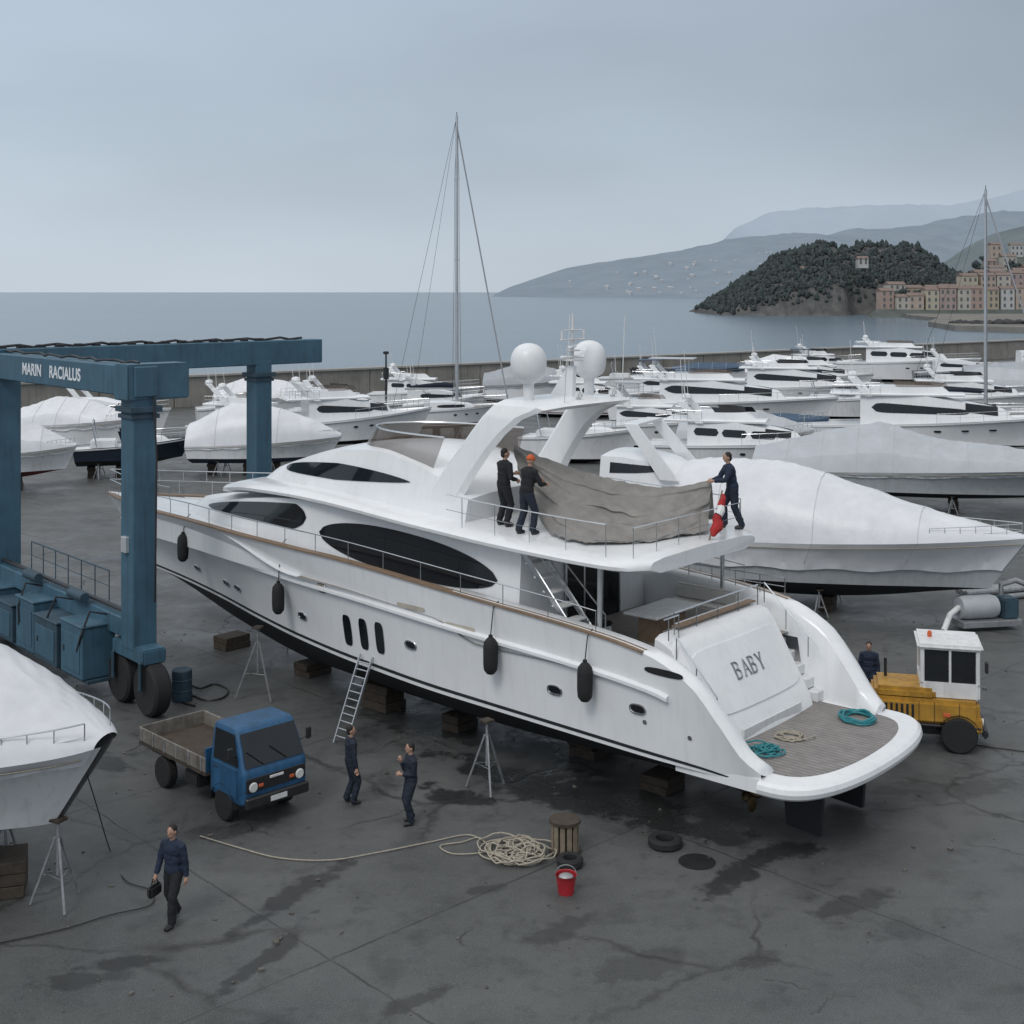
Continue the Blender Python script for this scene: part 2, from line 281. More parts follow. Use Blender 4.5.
def ground_mat():
    m=bpy.data.materials.new('asphalt'); m.use_nodes=True; nt=m.node_tree; N=nt.nodes; L=nt.links; b=N['Principled BSDF']; tc=N.new('ShaderNodeTexCoord')
    def noi(s,d=6,r=.6,vec=None):
        n=N.new('ShaderNodeTexNoise'); n.inputs['Scale'].default_value=s; n.inputs['Detail'].default_value=d; n.inputs['Roughness'].default_value=r; L.new(vec or tc.outputs['Object'],n.inputs['Vector']); return n
    def mapr(x,a,b_,c,d):
        n=N.new('ShaderNodeMapRange'); 
        for i,q in enumerate((a,b_,c,d)): n.inputs[i+1].default_value=q
        L.new(x,n.inputs[0]); return n.outputs[0]
    def mth(op,x,y):
        n=N.new('ShaderNodeMath'); n.operation=op
        for i,q in enumerate((x,y)):
            if isinstance(q,(int,float)): n.inputs[i].default_value=q
            else: L.new(q,n.inputs[i])
        return n.outputs[0]
    def mix(f,a,c):
        n=N.new('ShaderNodeMix'); n.data_type='RGBA'; L.new(f,n.inputs[0]); n.inputs[7].default_value=(*c,1)
        if isinstance(a,tuple): n.inputs[6].default_value=(*a,1)
        else: L.new(a,n.inputs[6])
        return n.outputs[2]
    c=mix(mapr(noi(.22,8,.65).outputs[0],.33,.67,0,1),(.044,.047,.048),(.098,.102,.101))
    c=mix(mapr(noi(38,3).outputs[0],.42,.75,0,.65),c,(.18,.183,.18))
    c=mix(mapr(noi(6,5,.7).outputs[0],.55,.75,0,.45),c,(.14,.142,.136))
    c=mix(mapr(noi(3.2,6,.7).outputs[0],.56,.70,0,.45),c,(.040,.042,.042))
    c=mix(mapr(noi(1.1,7,.7).outputs[0],.52,.70,0,.6),c,(.034,.036,.036))
    n4=noi(.4,8,.72); c=mix(mapr(n4.outputs[0],.58,.70,0,.75),c,(.022,.0235,.024))
    n9=noi(1.7,6,.65)
    dmask=None; wmask=None
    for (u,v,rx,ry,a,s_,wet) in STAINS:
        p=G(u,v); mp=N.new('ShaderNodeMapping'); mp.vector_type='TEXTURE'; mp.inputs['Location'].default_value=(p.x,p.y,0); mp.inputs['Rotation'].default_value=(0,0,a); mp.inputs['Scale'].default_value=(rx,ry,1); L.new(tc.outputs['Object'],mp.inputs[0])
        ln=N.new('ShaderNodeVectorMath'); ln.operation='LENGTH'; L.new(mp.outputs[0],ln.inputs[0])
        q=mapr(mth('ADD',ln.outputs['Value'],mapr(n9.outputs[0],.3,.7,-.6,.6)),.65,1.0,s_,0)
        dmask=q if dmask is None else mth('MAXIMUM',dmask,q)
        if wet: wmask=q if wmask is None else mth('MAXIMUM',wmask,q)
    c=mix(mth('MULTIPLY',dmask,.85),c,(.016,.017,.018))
    dist=noi(.7,5); 
    ad=N.new('ShaderNodeVectorMath'); ad.operation='MULTIPLY_ADD'; ad.inputs[1].default_value=(1.3,1.3,0); L.new(dist.outputs['Color'],ad.inputs[0]); L.new(tc.outputs['Object'],ad.inputs[2])
    cks=[]
    for s_,wd,nn_ in ((.16,.014,.12),(.42,.010,.2)):
        vo=N.new('ShaderNodeTexVoronoi'); vo.feature='DISTANCE_TO_EDGE'; vo.inputs['Scale'].default_value=s_; L.new(ad.outputs[0],vo.inputs['Vector'])
        cks.append(mth('MULTIPLY',mapr(vo.outputs[0],0,wd,1,0),mapr(noi(nn_,3).outputs[0],.44 if s_<.2 else .54,.6,0,.9)))
    ck=mth('MAXIMUM',cks[0],cks[1])
    c=mix(ck,c,(.02,.02,.02))
    mp=N.new('ShaderNodeMapping'); mp.vector_type='TEXTURE'; mp.inputs['Location'].default_value=(-3.16,22.6,0); mp.inputs['Rotation'].default_value=(0,0,R(43.5)); L.new(tc.outputs['Object'],mp.inputs[0])
    sp=N.new('ShaderNodeSeparateXYZ'); L.new(mp.outputs[0],sp.inputs[0])
    wob=mapr(noi(1.5,4).outputs[0],0,1,-.06,.06)
    jn=[]
    for k,s in ((0,4.2),(1,4.6)):
        pp=mth('PINGPONG',mth('ADD',sp.outputs[k],wob),s); jn.append(mapr(pp,.010,.035,1,0))
    j=mth('MULTIPLY',mth('MAXIMUM',jn[0],jn[1]),mapr(noi(.6,4).outputs[0],.35,.6,.25,.8)); c=mix(j,c,(.026,.026,.027))
    L.new(c,b.inputs['Base Color'])
    rg=mapr(n4.outputs[0],.42,.68,.66,.28); L.new(mth('SUBTRACT',rg,mth('MULTIPLY',wmask,.22)),b.inputs['Roughness'])
    h=mth('SUBTRACT',noi(60,4).outputs[0],mth('MULTIPLY',mth('MAXIMUM',j,ck),3)); bp=N.new('ShaderNodeBump'); bp.inputs['Strength'].default_value=.5; bp.inputs['Distance'].default_value=.012; L.new(h,bp.inputs['Height']); L.new(bp.outputs[0],b.inputs['Normal'])
    return m
wallY=lambda x: 120+.8*(x+47)
gm=MB().prism([(-190,-70),(230,-70),(230,wallY(95)+4),(95,wallY(95)+4),(-190,wallY(-190)+4)],0,-4,lambda a,b,d:(a,b,d)).build('ground',ground_mat()); struct(gm)
db=MB()
for i in range(420):
    x=rnd.uniform(-14,16); y=rnd.uniform(18,46); s_=rnd.uniform(.015,.05)*(2 if i%23==0 else 1); a=rnd.random()*6
    db.boxm(Matrix.Translation((x,y,s_*.25+.002))@Matrix.Rotation(a,4,'Z')@Matrix.Rotation(rnd.uniform(-.3,.3),4,'X'),(s_*rnd.uniform(.8,2.4),s_,s_*.5),0)
struct(db.build('debris',mat('debris_chips',(.13,.12,.105),.9,var=.6,scale=.9)),'stuff')
def sea_mat():
    m=bpy.data.materials.new('sea_water'); m.use_nodes=True; nt=m.node_tree; N=nt.nodes; L=nt.links; b=N['Principled BSDF']; tc=N.new('ShaderNodeTexCoord')
    b.inputs['Roughness'].default_value=.2; b.inputs['IOR'].default_value=1.33
    mp=N.new('ShaderNodeMapping'); mp.inputs['Scale'].default_value=(.25,.5,1); mp.inputs['Rotation'].default_value=(0,0,.3); L.new(tc.outputs['Object'],mp.inputs[0])
    n=N.new('ShaderNodeTexNoise'); n.inputs['Scale'].default_value=1; n.inputs['Detail'].default_value=6; L.new(mp.outputs[0],n.inputs['Vector'])
    bp=N.new('ShaderNodeBump'); bp.inputs['Strength'].default_value=.4; bp.inputs['Distance'].default_value=.35; L.new(n.outputs[0],bp.inputs['Height']); L.new(bp.outputs[0],b.inputs['Normal'])
    n2=N.new('ShaderNodeTexNoise'); n2.inputs['Scale'].default_value=.004; n2.inputs['Detail'].default_value=6; mp2=N.new('ShaderNodeMapping'); mp2.inputs['Scale'].default_value=(.5,2.5,1); L.new(tc.outputs['Object'],mp2.inputs[0]); L.new(mp2.outputs[0],n2.inputs['Vector'])
    mx=N.new('ShaderNodeMix'); mx.data_type='RGBA'; mx.inputs[6].default_value=(.07,.11,.145,1); mx.inputs[7].default_value=(.14,.19,.235,1); L.new(n2.outputs[0],mx.inputs[0]); L.new(mx.outputs[2],b.inputs['Base Color'])
    return m
struct(MB().add([(-40000,-300,-1.5),(40000,-300,-1.5),(40000,50000,-1.5),(-40000,50000,-1.5)],[(0,1,2,3)]).build('sea',sea_mat()))
def along(x): return V((x,wallY(x),0))
t=E('breakwater_wall','long stained concrete breakwater wall between the boatyard and the sea','wall',along(-190))
o0=along(-190)
mb=MB(); x=-190
while x<95:
    mb.beam(along(x)-o0+V((0,0,1.5)),along(x+5.92)-o0+V((0,0,1.5+rnd.uniform(-.01,.01))),.9+rnd.uniform(-.03,.03),3.0,.03); x+=6
mb.build('wall',conc,t)
MB().beam(V((0,0,3.12)),along(95)-o0+V((0,0,3.12)),1.3,.24,.03).build('coping',mat('coping_concrete',(.34,.33,.31),.85,var=.2,scale=.4),t)
# ---------------------------------------------------------------- hills, headland, town
def hz(name,c,c2,s): 
    m=bpy.data.materials.new(name); m.use_nodes=True; nt=m.node_tree; N=nt.nodes; L=nt.links; b=N['Principled BSDF']; tc=N.new('ShaderNodeTexCoord'); n=N.new('ShaderNodeTexNoise'); n.inputs['Scale'].default_value=s; n.inputs['Detail'].default_value=9; n.inputs['Roughness'].default_value=.7
    L.new(tc.outputs['Object'],n.inputs['Vector']); mx=N.new('ShaderNodeMix'); mx.data_type='RGBA'; mx.inputs[6].default_value=(*c,1); mx.inputs[7].default_value=(*c2,1)
    r=N.new('ShaderNodeMapRange'); r.inputs[1].default_value=.35; r.inputs[2].default_value=.65; L.new(n.outputs[0],r.inputs[0]); L.new(r.outputs[0],mx.inputs[0]); L.new(mx.outputs[2],b.inputs['Base Color']); b.inputs['Roughness'].default_value=1; b.inputs['Specular IOR Level'].default_value=0; return m
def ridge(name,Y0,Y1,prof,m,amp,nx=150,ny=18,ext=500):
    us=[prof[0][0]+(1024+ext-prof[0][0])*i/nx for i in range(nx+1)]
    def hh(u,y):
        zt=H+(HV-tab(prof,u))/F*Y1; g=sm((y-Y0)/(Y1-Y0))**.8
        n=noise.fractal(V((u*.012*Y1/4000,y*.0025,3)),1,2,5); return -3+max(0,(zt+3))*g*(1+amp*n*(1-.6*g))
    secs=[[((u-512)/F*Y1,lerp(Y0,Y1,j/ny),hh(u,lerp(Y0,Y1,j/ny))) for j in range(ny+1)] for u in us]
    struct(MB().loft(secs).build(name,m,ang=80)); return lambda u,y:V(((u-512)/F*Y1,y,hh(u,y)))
ridge('hills',5200,6600,[(640,291),(700,262),(740,226),(775,212),(850,205),(930,204),(1000,196),(1100,185),(1500,170)],hz('far_hill_hazed',(.37,.425,.49),(.385,.44,.505),.004),.15)  # aerial haze is painted into the three ridge colours, palest on the farthest
r2=ridge('hills',3300,4300,[(496,294),(510,287),(540,277),(580,266),(640,255),(700,246),(760,236),(850,228),(960,217),(1040,205),(1500,190)],hz('mid_hill_hazed',(.215,.26,.305),(.255,.30,.345),.012),.35)
ridge('hills',1250,1900,[(880,293),(905,284),(940,262),(970,243),(1000,230),(1030,222),(1100,205),(1500,190)],hz('near_hill_hazed',(.135,.165,.18),(.18,.21,.22),.02),.35,nx=90)
hw=mat('far_house_wall',(.46,.47,.49),.9)
fm=MB().box((0,0,4),(11,9,8),bev=0); fm.prism([(-6,8),(6,8),(0,10.5)],-5,5,lambda a,b,d:(d*1.15,a*.8,b))
proto=None
for i in range(70):
    u=rnd.uniform(560,960) if i<34 else rnd.uniform(600,780); y=3300+1000*rnd.uniform(.1,.55); p=r2(u,y)
    if proto is None: proto=fm.build('hillside_house',hw); o=tag(proto,'tiny pale house scattered on the far hazy hillside','house','houses on the far hillside')
    else: o=proto.copy(); col.objects.link(o)
    o.location=p-V((0,0,1)); o.rotation_euler[2]=rnd.uniform(-.5,.5); k=rnd.uniform(.5,1.05); o.scale=(k,k,k)
pprof=[(702,317),(710,308),(722,300),(738,290),(762,274),(792,258),(830,248),(880,247),(925,250),(958,264),(980,284),(996,304),(1006,317)]
def penz(x,y):
    u=512+x*F/790; zt=H+(HV-tab(pprof,u))/F*790
    if zt<0: return -4
    a=y-(722+noise.noise(V((x*.03,1,0)))*14)-34*sm((x-186)/16); g=.42*sm(a/14)+.58*sm(a/75) if y<815 else 1-sm((y-820)/90)
    return -3+(zt+3)*g*(1+.14*noise.fractal(V((x*.05,y*.05,0)),1,2,4))
secs=[[(112+2.2*i,700+5*j,penz(112+2.2*i,700+5*j)+1.6*noise.noise(V((i*.7,j*.9,2)))) for j in range(46)] for i in range(92)]
struct(MB().loft(secs).build('headland',hz('rock_cliff',(.075,.076,.078),(.15,.146,.14),.16),ang=15))
def icos(k):
    b=bmesh.new(); bmesh.ops.create_icosphere(b,subdivisions=k,radius=1); b.verts.index_update(); r=([v.co.copy() for v in b.verts],[[v.index for v in f.verts] for f in b.faces]); b.free(); return r
iv1,jf1=icos(1)
fol=hz('forest_foliage_hazed',(.052,.064,.066),(.082,.097,.096),.12)  # foliage greyed and lightened, distance haze put into the base colour
mb=MB(); k=0
while k<5200:
    x=rnd.uniform(116,300); y=rnd.uniform(726,850); z=penz(x,y); zt=H+(HV-tab(pprof,512+x*F/790))/F*790
    if z<max(4,zt*.30)+rnd.uniform(-7,5): continue
    k+=1; r=rnd.uniform(.5,1.6); sh=rnd.uniform(.8,1.9); off=V((rnd.random()*99,rnd.random()*99,0))
    mb.add([V((x,y,z+r*.7*sh))+V((q.x*r,q.y*r,q.z*r*sh))*(1+.7*noise.noise(q*1.9+off)) for q in iv1],jf1)
struct(mb.build('forest',fol,ang=10),'stuff')
def tz(x,y):
    u=512+F*x/y; return 2.5+min(34,max(0,y-692)*.165)*sm((u-925)/75)+.8*noise.noise(V((x*.02,y*.02,0)))
def tmask(x,y): return sm((512+F*x/y-866)/12)*sm((y-672)/14)
secs=[[(180+6*i,668+8*j,lerp(-3,tz(180+6*i,668+8*j),tmask(180+6*i,668+8*j))) for j in range(46)] for i in range(62)]
struct(MB().loft(secs).build('terrain',hz('town_slope',(.08,.095,.09),(.13,.14,.13),.08),ang=60))
struct(MB().prism([(160,500),(150,440),(180,395),(300,372),(600,360),(600,690),(206,684),(196,640),(190,580)],-3,.25,lambda a,b,d:(a,b,d)).build('beach',hz('beach_sand',(.17,.165,.155),(.25,.24,.22),.06)))
rm=mat('harbour_rock',(.05,.05,.052),.9,var=.4,scale=.6)
mb=MB()
for i in range(150):
    a=i/150; q=V((lerp(160,330,a),lerp(470,405,a)+rnd.uniform(-5,5),.2)); r=rnd.uniform(1.0,2.6); off=V((i,3,1)); mb.add([q+V((p.x*r*1.4,p.y*r,p.z*r*.75))*(1+.5*noise.noise(p*1.3+off)) for p in iv1],jf1)
struct(mb.build('rock_mole',rm,ang=10),'stuff')
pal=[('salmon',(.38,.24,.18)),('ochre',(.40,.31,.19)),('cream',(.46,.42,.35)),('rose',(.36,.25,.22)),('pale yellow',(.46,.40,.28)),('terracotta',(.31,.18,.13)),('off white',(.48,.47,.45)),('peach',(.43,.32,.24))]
pal=[(n_,tuple(x*.78+y_ for x,y_ in zip(c_,(.09,.10,.11)))) for n_,c_ in pal]  # plaster tones pulled towards pale blue grey to paint in distance haze
roofm=mat('roof_tiles',(.21,.155,.135),.9,var=.3,scale=.8); shut=mat('dark_window',(.11,.12,.125),.5)
wme=MB().box((0,0,0),(1.1,.16,1.8),bev=0).build('window',shut); wmesh=wme.data; bpy.data.objects.remove(wme)
def bld(x,y,z,w_,d,h,ci,label,cat='house',group=None,rz=0,win=True):
    nm,c=pal[ci]; t=E('town_house',label,cat,(x,y,z-1.5),rz,group); m=mat('plaster_'+nm.replace(' ','_'),c,.9,var=.15,scale=.2,streak=.3)
    MB().box((0,0,h/2+.75),(w_,d,h+1.5),bev=0).build('wall',m,t)
    zt=h+1.5; MB().prism([(-d/2-.4,zt),(d/2+.4,zt),(0,zt+1.6)],-w_/2-.3,w_/2+.3,lambda a,b,e:(e,a,b)).build('roof',roofm,t)
    if win:
        ns=max(2,int(h/3.1)); nc=max(2,int(w_/2.7))
        for r in range(ns):
            for k in range(nc):
                o=bpy.data.objects.new('window',wmesh); col.objects.link(o); o.parent=t; o.location=((k-(nc-1)/2)*w_/nc,-d/2-.06,1.5+1.8+r*h/ns)
ordn=['first','second','third','fourth','fifth','sixth','seventh','eighth','ninth','tenth','eleventh','twelfth','thirteenth','fourteenth','fifteenth','sixteenth']
def row(Y,u0,n,hr,wr,gap,cis,lab,jit=3,dz=0):
    x=(u0-512)/F*Y
    for i in range(n):
        w_=rnd.uniform(*wr); ci=cis[i%len(cis)]; y=Y+rnd.uniform(-jit,jit)
        bld(x+w_/2,y,tz(x+w_/2,y)+dz,w_,8,rnd.uniform(*hr),ci,f'{pal[ci][0]} {lab}, {ordn[i]} from the left',rz=rnd.uniform(-.12,.12)); x+=w_+rnd.uniform(*gap)
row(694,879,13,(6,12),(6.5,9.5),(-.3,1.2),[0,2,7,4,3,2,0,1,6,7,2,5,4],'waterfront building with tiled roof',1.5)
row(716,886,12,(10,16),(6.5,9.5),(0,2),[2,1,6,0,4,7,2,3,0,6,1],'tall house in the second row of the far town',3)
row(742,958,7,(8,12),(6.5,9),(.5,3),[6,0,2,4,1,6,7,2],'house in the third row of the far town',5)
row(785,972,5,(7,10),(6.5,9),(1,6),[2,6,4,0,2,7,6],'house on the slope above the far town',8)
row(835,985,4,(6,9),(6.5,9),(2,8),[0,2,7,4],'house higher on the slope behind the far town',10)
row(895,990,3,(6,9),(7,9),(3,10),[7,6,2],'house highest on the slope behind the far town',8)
for (u,v,lab) in ((806,268,'small white villa among the dark trees on the headland'),(862,258,'pale villa with tiled roof near the top of the headland')):
    x=(u-512)/F*765; bld(x,765,H+(HV-v)/F*765-4.5,6,6,4,6,lab)
def tree(x,y,z,h,label):
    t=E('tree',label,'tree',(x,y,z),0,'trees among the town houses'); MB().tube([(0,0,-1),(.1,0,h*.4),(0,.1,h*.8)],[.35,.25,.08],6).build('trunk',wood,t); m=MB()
    for k in range(22):
        a=rnd.uniform(0,6.3); q=V((math.cos(a)*rnd.uniform(0,h*.3),math.sin(a)*rnd.uniform(0,h*.3),h*rnd.uniform(.4,.95))); r=rnd.uniform(.1,.17)*h; off=V((rnd.random()*50,k,0)); m.add([q+p*r*(1+.6*noise.noise(p*2+off)) for p in iv1],jf1)
    m.build('crown',fol,t,ang=15)
for i in range(34):
    y=rnd.choice([705,729,762,800,820,860]); x=(rnd.uniform(890 if y<740 else 955,1040)-512)/F*y; tree(x,y,tz(x,y),rnd.uniform(6,11),'dark green tree growing between the houses of the far town')
# ---------------------------------------------------------------- generic boat
FB=[(0,.88),(.3,1),(.5,.98),(.7,.8),(.85,.5),(.95,.2),(1,.015)]; FW=[(0,.92),(.3,1),(.5,.9),(.7,.6),(.85,.28),(.95,.08),(1,.01)]
def make_house(xa,xm,xf,rk,w,tw,zr,z0,z1,p=3,q=.55,crown=.12,nr=26,ns=5,na=6):
    def S(x,z):
        ww=w-tw*(z-zr); xe=xf-rk*(z-zr)
        if x<=xm: return ww
        r=min(1,(x-xm)/max(.01,xe-xm)); return ww*max(0,1-r**p)**q
    secs=[]
    for i in range(nr+1):
        r=1-(1-i/nr)**1.7; xn=lerp(xa,xf,r); A=z0(xn); B=z1(xn); side=[]
        for j in range(ns+1):
            z=lerp(A,B,j/ns); x=lerp(xa,xf-rk*(z-zr),r); side.append(V((x,S(x,z),z)))
        top=side[-1]; roof=[V((top.x,top.y*(1-2*k/na),top.z+crown*(1-(1-2*k/na)**2)*min(1,top.y/max(.01,w)*1.5))) for k in range(1,na)]
        secs.append(side+roof+[V((q.x,-q.y,q.z)) for q in reversed(side)])
    return MB().loft(secs,cap0=True),S
def patch(S,x0,x1,zc,hh,off=.02,side=1,n=22,m=4,th=.03):
    secs=[]
    for i in range(n+1):
        a=i/n; x=lerp(x0,x1,a); h=max(.004,hh(a)); secs.append([V((x,side*(S(x,zc(a)+h*(2*j/m-1))+off),zc(a)+h*(2*j/m-1))) for j in range(m+1)])
    return MB().loft(secs)
def sup(h,p=2.6,q=.5): return lambda a:h*max(0,1-abs(2*a-1)**p)**q
def boat_hull(L_,B,zk,zw,zs0,zs1,full=1.0):
    xs=lambda t:L_*t; xw=lambda t:L_*(.015+.90*t); xk=lambda t:L_*(.03+.78*t)
    def top(t,s):
        a=B/2*.92*tab(FW,t)**full; b=B/2*tab(FB,t)**full; return V((lerp(xw(t),xs(t),s),lerp(a,b,s**(1+t)),lerp(zw,lerp(zs0,zs1,t**1.4),s)))
    def bot(t,s):
        a=B/2*.92*tab(FW,t)**full; k=lerp(zk,zw,max(0,(t-.55)/.45)**2*.8); return V((lerp(xk(t),xw(t),s),a*(s if s>.0 else 0)**.75,lerp(k,zw,s**1.4)))
    return top,bot
def mirror(secs): return [s+[V((p.x,-p.y,p.z)) for p in reversed(s[:-1] if abs(s[-1].y)<1e-6 else s)] for s in secs]
def rail(mb,pts,h,r=.018,every=3,two=True):
    up=[V(p)+V((0,0,h)) for p in pts]; mb.tube(up,r,6)
    if two: mb.tube([V(p)+V((0,0,h*.5)) for p in pts],r*.6,5)
    for i in range(0,len(pts),every): mb.tube([pts[i],up[i]],r*.8,5)
def stand(loc,h,label,group,name='boat_stand'):
    t=E(name,label,'boat stand',loc,rnd.uniform(0,2),group)
    MB().tube([(0,0,h*.35),(0,0,h-.06)],.035,8).build('screw_post',galv,t)
    for k in range(3):
        a=k*2.094; MB().beam((.05*math.cos(a),.05*math.sin(a),h*.78),(.42*h*math.cos(a)*.75,.42*h*math.sin(a)*.75,.02),.045,.045,.006).build('leg',galv,t)
    MB().tube([(.17*h*math.cos(2.094*k),.17*h*math.sin(2.094*k),h*.36) for k in range(3)],.018,6,closed=True).build('brace',galv,t)
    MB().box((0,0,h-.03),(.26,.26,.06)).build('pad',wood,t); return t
def block(loc,d,rz,label,group=None):
    o=MB(); n=max(1,int(round(d[2]/.24)))
    for k in range(n): o.box((rnd.uniform(-.03,.03),0,d[2]*(k+.5)/n),(d[0]*rnd.uniform(.92,1),d[1]*rnd.uniform(.92,1),d[2]/n-.01),rnd.uniform(-.05,.05),.012)
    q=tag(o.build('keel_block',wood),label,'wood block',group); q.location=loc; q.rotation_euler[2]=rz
PF1=[(0,1.0),(.30,.80),(.58,.60),(.84,.40),(.965,.10),(1,0)]
PF2=[(0,1.0),(.25,.96),(.5,.84),(.72,.64),(.88,.40),(.97,.14),(1,0)]
def boat(short,label,st,bw,B,zk=.7,zw=1.15,zs0=2.0,zs1=2.6,kind='cruiser',hm=gel,bm=antif,cat='boat',ridge_=None,cm=wrap,fly=True,arch=True,stands=True,seed=1,mast=0,group=None,railing=True,skirt=.75,full=1.0,rnd_=False):
    st=V((st[0],st[1],0)); bw=V((bw[0],bw[1],0)); d=bw-st; L_=d.length; rz=math.atan2(d.y,d.x); rs=random.Random(seed)
    t=E('sailing_boat' if kind=='sail' else 'covered_boat' if kind=='cover' else 'motor_boat',label,cat,st,rz,group)
    top,bot=boat_hull(L_,B,zk,zw,zs0,zs1,full); nt_=30
    ho=MB().loft(mirror([[top(i/nt_,j/6) for j in range(6,-1,-1)] for i in range(nt_+1)]),cap0=True).build('hull',hm,t)
    MB().loft(mirror([[bot(i/nt_,j/5) for j in range(5,-1,-1)] for i in range(nt_+1)]),cap0=True).build('hull_bottom',bm,t)
    rub=MB()
    for s_ in (1,-1): rub.tube([V((p.x,s_*(p.y+.02),p.z)) for p in (top(i/nt_,.9) for i in range(nt_+1))],.05,6)
    if kind!='cover': rub.build('rub_rail',greyh if hm is not greyh else gelb,t)
    if seed%2 and kind!='cover':
        bs_=MB()
        for s_ in (1,-1): bs_.loft([[V((p.x,s_*(p.y+.015),p.z)) for p in (top(i/nt_,.05),top(i/nt_,.11))] for i in range(nt_+1)])
        bs_.build('boot_stripe',navyh if seed%4==1 else antir,ho)
    if kind in('cruiser','sail') and hm is not navyh:
        for f_ in (.5,.6,.7):
            for s_ in (1,-1):
                p=top(f_,.62); q=top(f_+.03,.62); MB().loft([[V((lerp(p.x,q.x,a),s_*(lerp(p.y,q.y,a)+.02),p.z+h*max(.003,1-abs(2*a-1)**3)**.5)) for h in (-.08,.08)] for a in [k/6 for k in range(7)]]).build('porthole',glass,ho)
    zsf=lambda t_:lerp(zs0,zs1,t_**1.4)
    if kind=='cover':
        # taut wrap over frames: ridge, shoulders, a small sag per bay and tension creases fanning from the frames
        M=32; NB=max(4,int(round(L_/1.8))); NS=NB*14
        prof=PF2 if rnd_ else PF1; am_=.6 if rnd_ else 1.0; rfn=tab if rnd_ else lin
        hj=[rs.uniform(-.05,.06)*am_ for _ in range(NB+2)]
        def cov(t_,a):
            q=top(t_,1); r_=rfn(ridge_,t_); aa=abs(a); bay=t_*NB; ib=int(bay); fb=bay-ib; sagb=1-abs(2*fb-1)**2.2
            z=q.z+r_*(tab if rnd_ else lin)(prof,aa)*(1+lerp(hj[ib],hj[ib+1],fb))
            k_=min(1,r_)*(1-aa**8)
            z-=k_*.11*am_*sagb*(.35+.65*math.sin(math.pi*min(1,aa*1.05)))
            cre=abs(((fb-.5)*(2.6+2*aa)+aa*3.1+hj[ib]*20)%1-.5)*2; z+=k_*.035*(cre-.5)*(1-sagb*.3)
            cre2=abs((aa*4.3-fb*2.2*(1 if fb<.5 else -1)+hj[ib]*31)%1-.5)*2; z+=k_*.028*(cre2-.5)*sagb
            return V((q.x+.02,(q.y+.06)*a,z+.02))
        def skp(t_,s_):
            sk=[top(t_,lerp(skirt+.03*math.sin(t_*37+seed),1,k/4)) for k in range(4)]
            fb=(t_*NB)%1
            return [V((p.x,s_*(p.y+.05+.03*abs(math.sin(p.x*5.2+k))*(1-k/4)-.05*(1-abs(2*fb-1))*(k in(1,2))),p.z)) for k,p in enumerate(sk)]
        secs=[]
        for i in range(NS+1):
            t_=i/NS*.995; secs.append(skp(t_,1)+[cov(t_,1-2*j/M) for j in range(M+1)]+list(reversed(skp(t_,-1))))
        cvo=MB().loft(secs,cap0=True).build('cover',cm,t,ang=12 if not rnd_ else 16)
        for b_ in range(1,NB,2 if rnd_ else 1):
            t_=b_/NB*.995
            MB().tube([p+V((0,0,.012)) for p in skp(t_,1)[1:]]+[cov(t_,1-2*j/M)+V((0,0,.012)) for j in range(M+1)]+[p for p in reversed(skp(t_,-1)[1:])],.014,4).build('seam',seamm,cvo)
        lash=MB()
        for s_ in (1,-1): lash.tube([V((p.x,s_*(p.y+.10),p.z)) for p in (top(i/30*.99,.9) for i in range(31))],.018,5)
        lash.build('lashing_line',rope,t)
    else:
        MB().loft([[V((p.x,p.y*a,p.z-.12+.06*(1-a*a))) for a in (1,.5,0,-.5,-1)] for p in (top(i/nt_,1) for i in range(nt_+1))]).build('deck',gelb if kind!='sail' else teakg,t)
        dz=lambda x:zsf(x/L_)-.15
    if kind=='cruiser':
        hgt=(.085*L_+.28)*rs.uniform(.92,1.12); xaf=rs.uniform(.17,.26); sty=seed%3
        xfh=.80*L_
        m1,S=make_house(xaf*L_,.45*L_,xfh,.9,B*.37,.15,zs0,dz,lambda x:zsf(.4)+hgt-max(0,(x/L_-.5))*hgt*1.6,p=2.4,q=.6,crown=.1)
        ca=m1.build('cabin',gel,t); zm=zsf(.4)+hgt*.55
        for s_ in (1,-1):
            if sty==0: patch(S,(xaf+.04)*L_,.62*L_,lambda a:zm-.12*hgt*a,lambda a:hgt*.19*max(0,1-abs(2*a-1)**9)**.5*(1-.5*a),side=s_).build('window',glass,ca)
            elif sty==1:
                for k in range(3): patch(S,(xaf+.03+.135*k)*L_,(xaf+.15+.135*k)*L_,lambda a:zm-.04*hgt*k-.03*a,lambda a:hgt*.17*max(0,1-abs(2*a-1)**10)**.5,side=s_,n=12).build('window',glass,ca)
            else: patch(S,(xaf+.02)*L_,.66*L_,lambda a:zm-.1*hgt*a+.05,lambda a:hgt*.20*max(0,min(1,a*9))**.6*(1-a)**.55,side=s_).build('window',glass,ca)
            zt_=lambda x:zsf(.4)+hgt-max(0,(x/L_-.5))*hgt*1.6
            patch(S,.60*L_,.715*L_,lambda a:lerp(zt_(.60*L_)-.24*hgt,zt_(.715*L_)-.2*hgt,a),lambda a:hgt*.16,side=s_,off=.025).build('windscreen',glass,ca)
        if fly:
            zf=zsf(.4)+hgt
            MB().loft([[V((.12*L_+ .48*L_*i/12,B*.37*a*(1-.35*(i/12)**2),zf+dz_)) for a,dz_ in ((1,-.05),(1.02,.05),(.9,.12),(0,.14),(-.9,.12),(-1.02,.05),(-1,-.05))] for i in range(13)],cap0=True,cap1=True).build('flybridge_deck',gel,t)
            m2,S2=make_house(.26*L_,.36*L_,.56*L_,1.2,B*.3,.2,zf,lambda x:zf+.1,lambda x:zf+.55,p=2.2,q=.6,crown=0)
            m2.build('flybridge',gel,t)
            w2=MB()
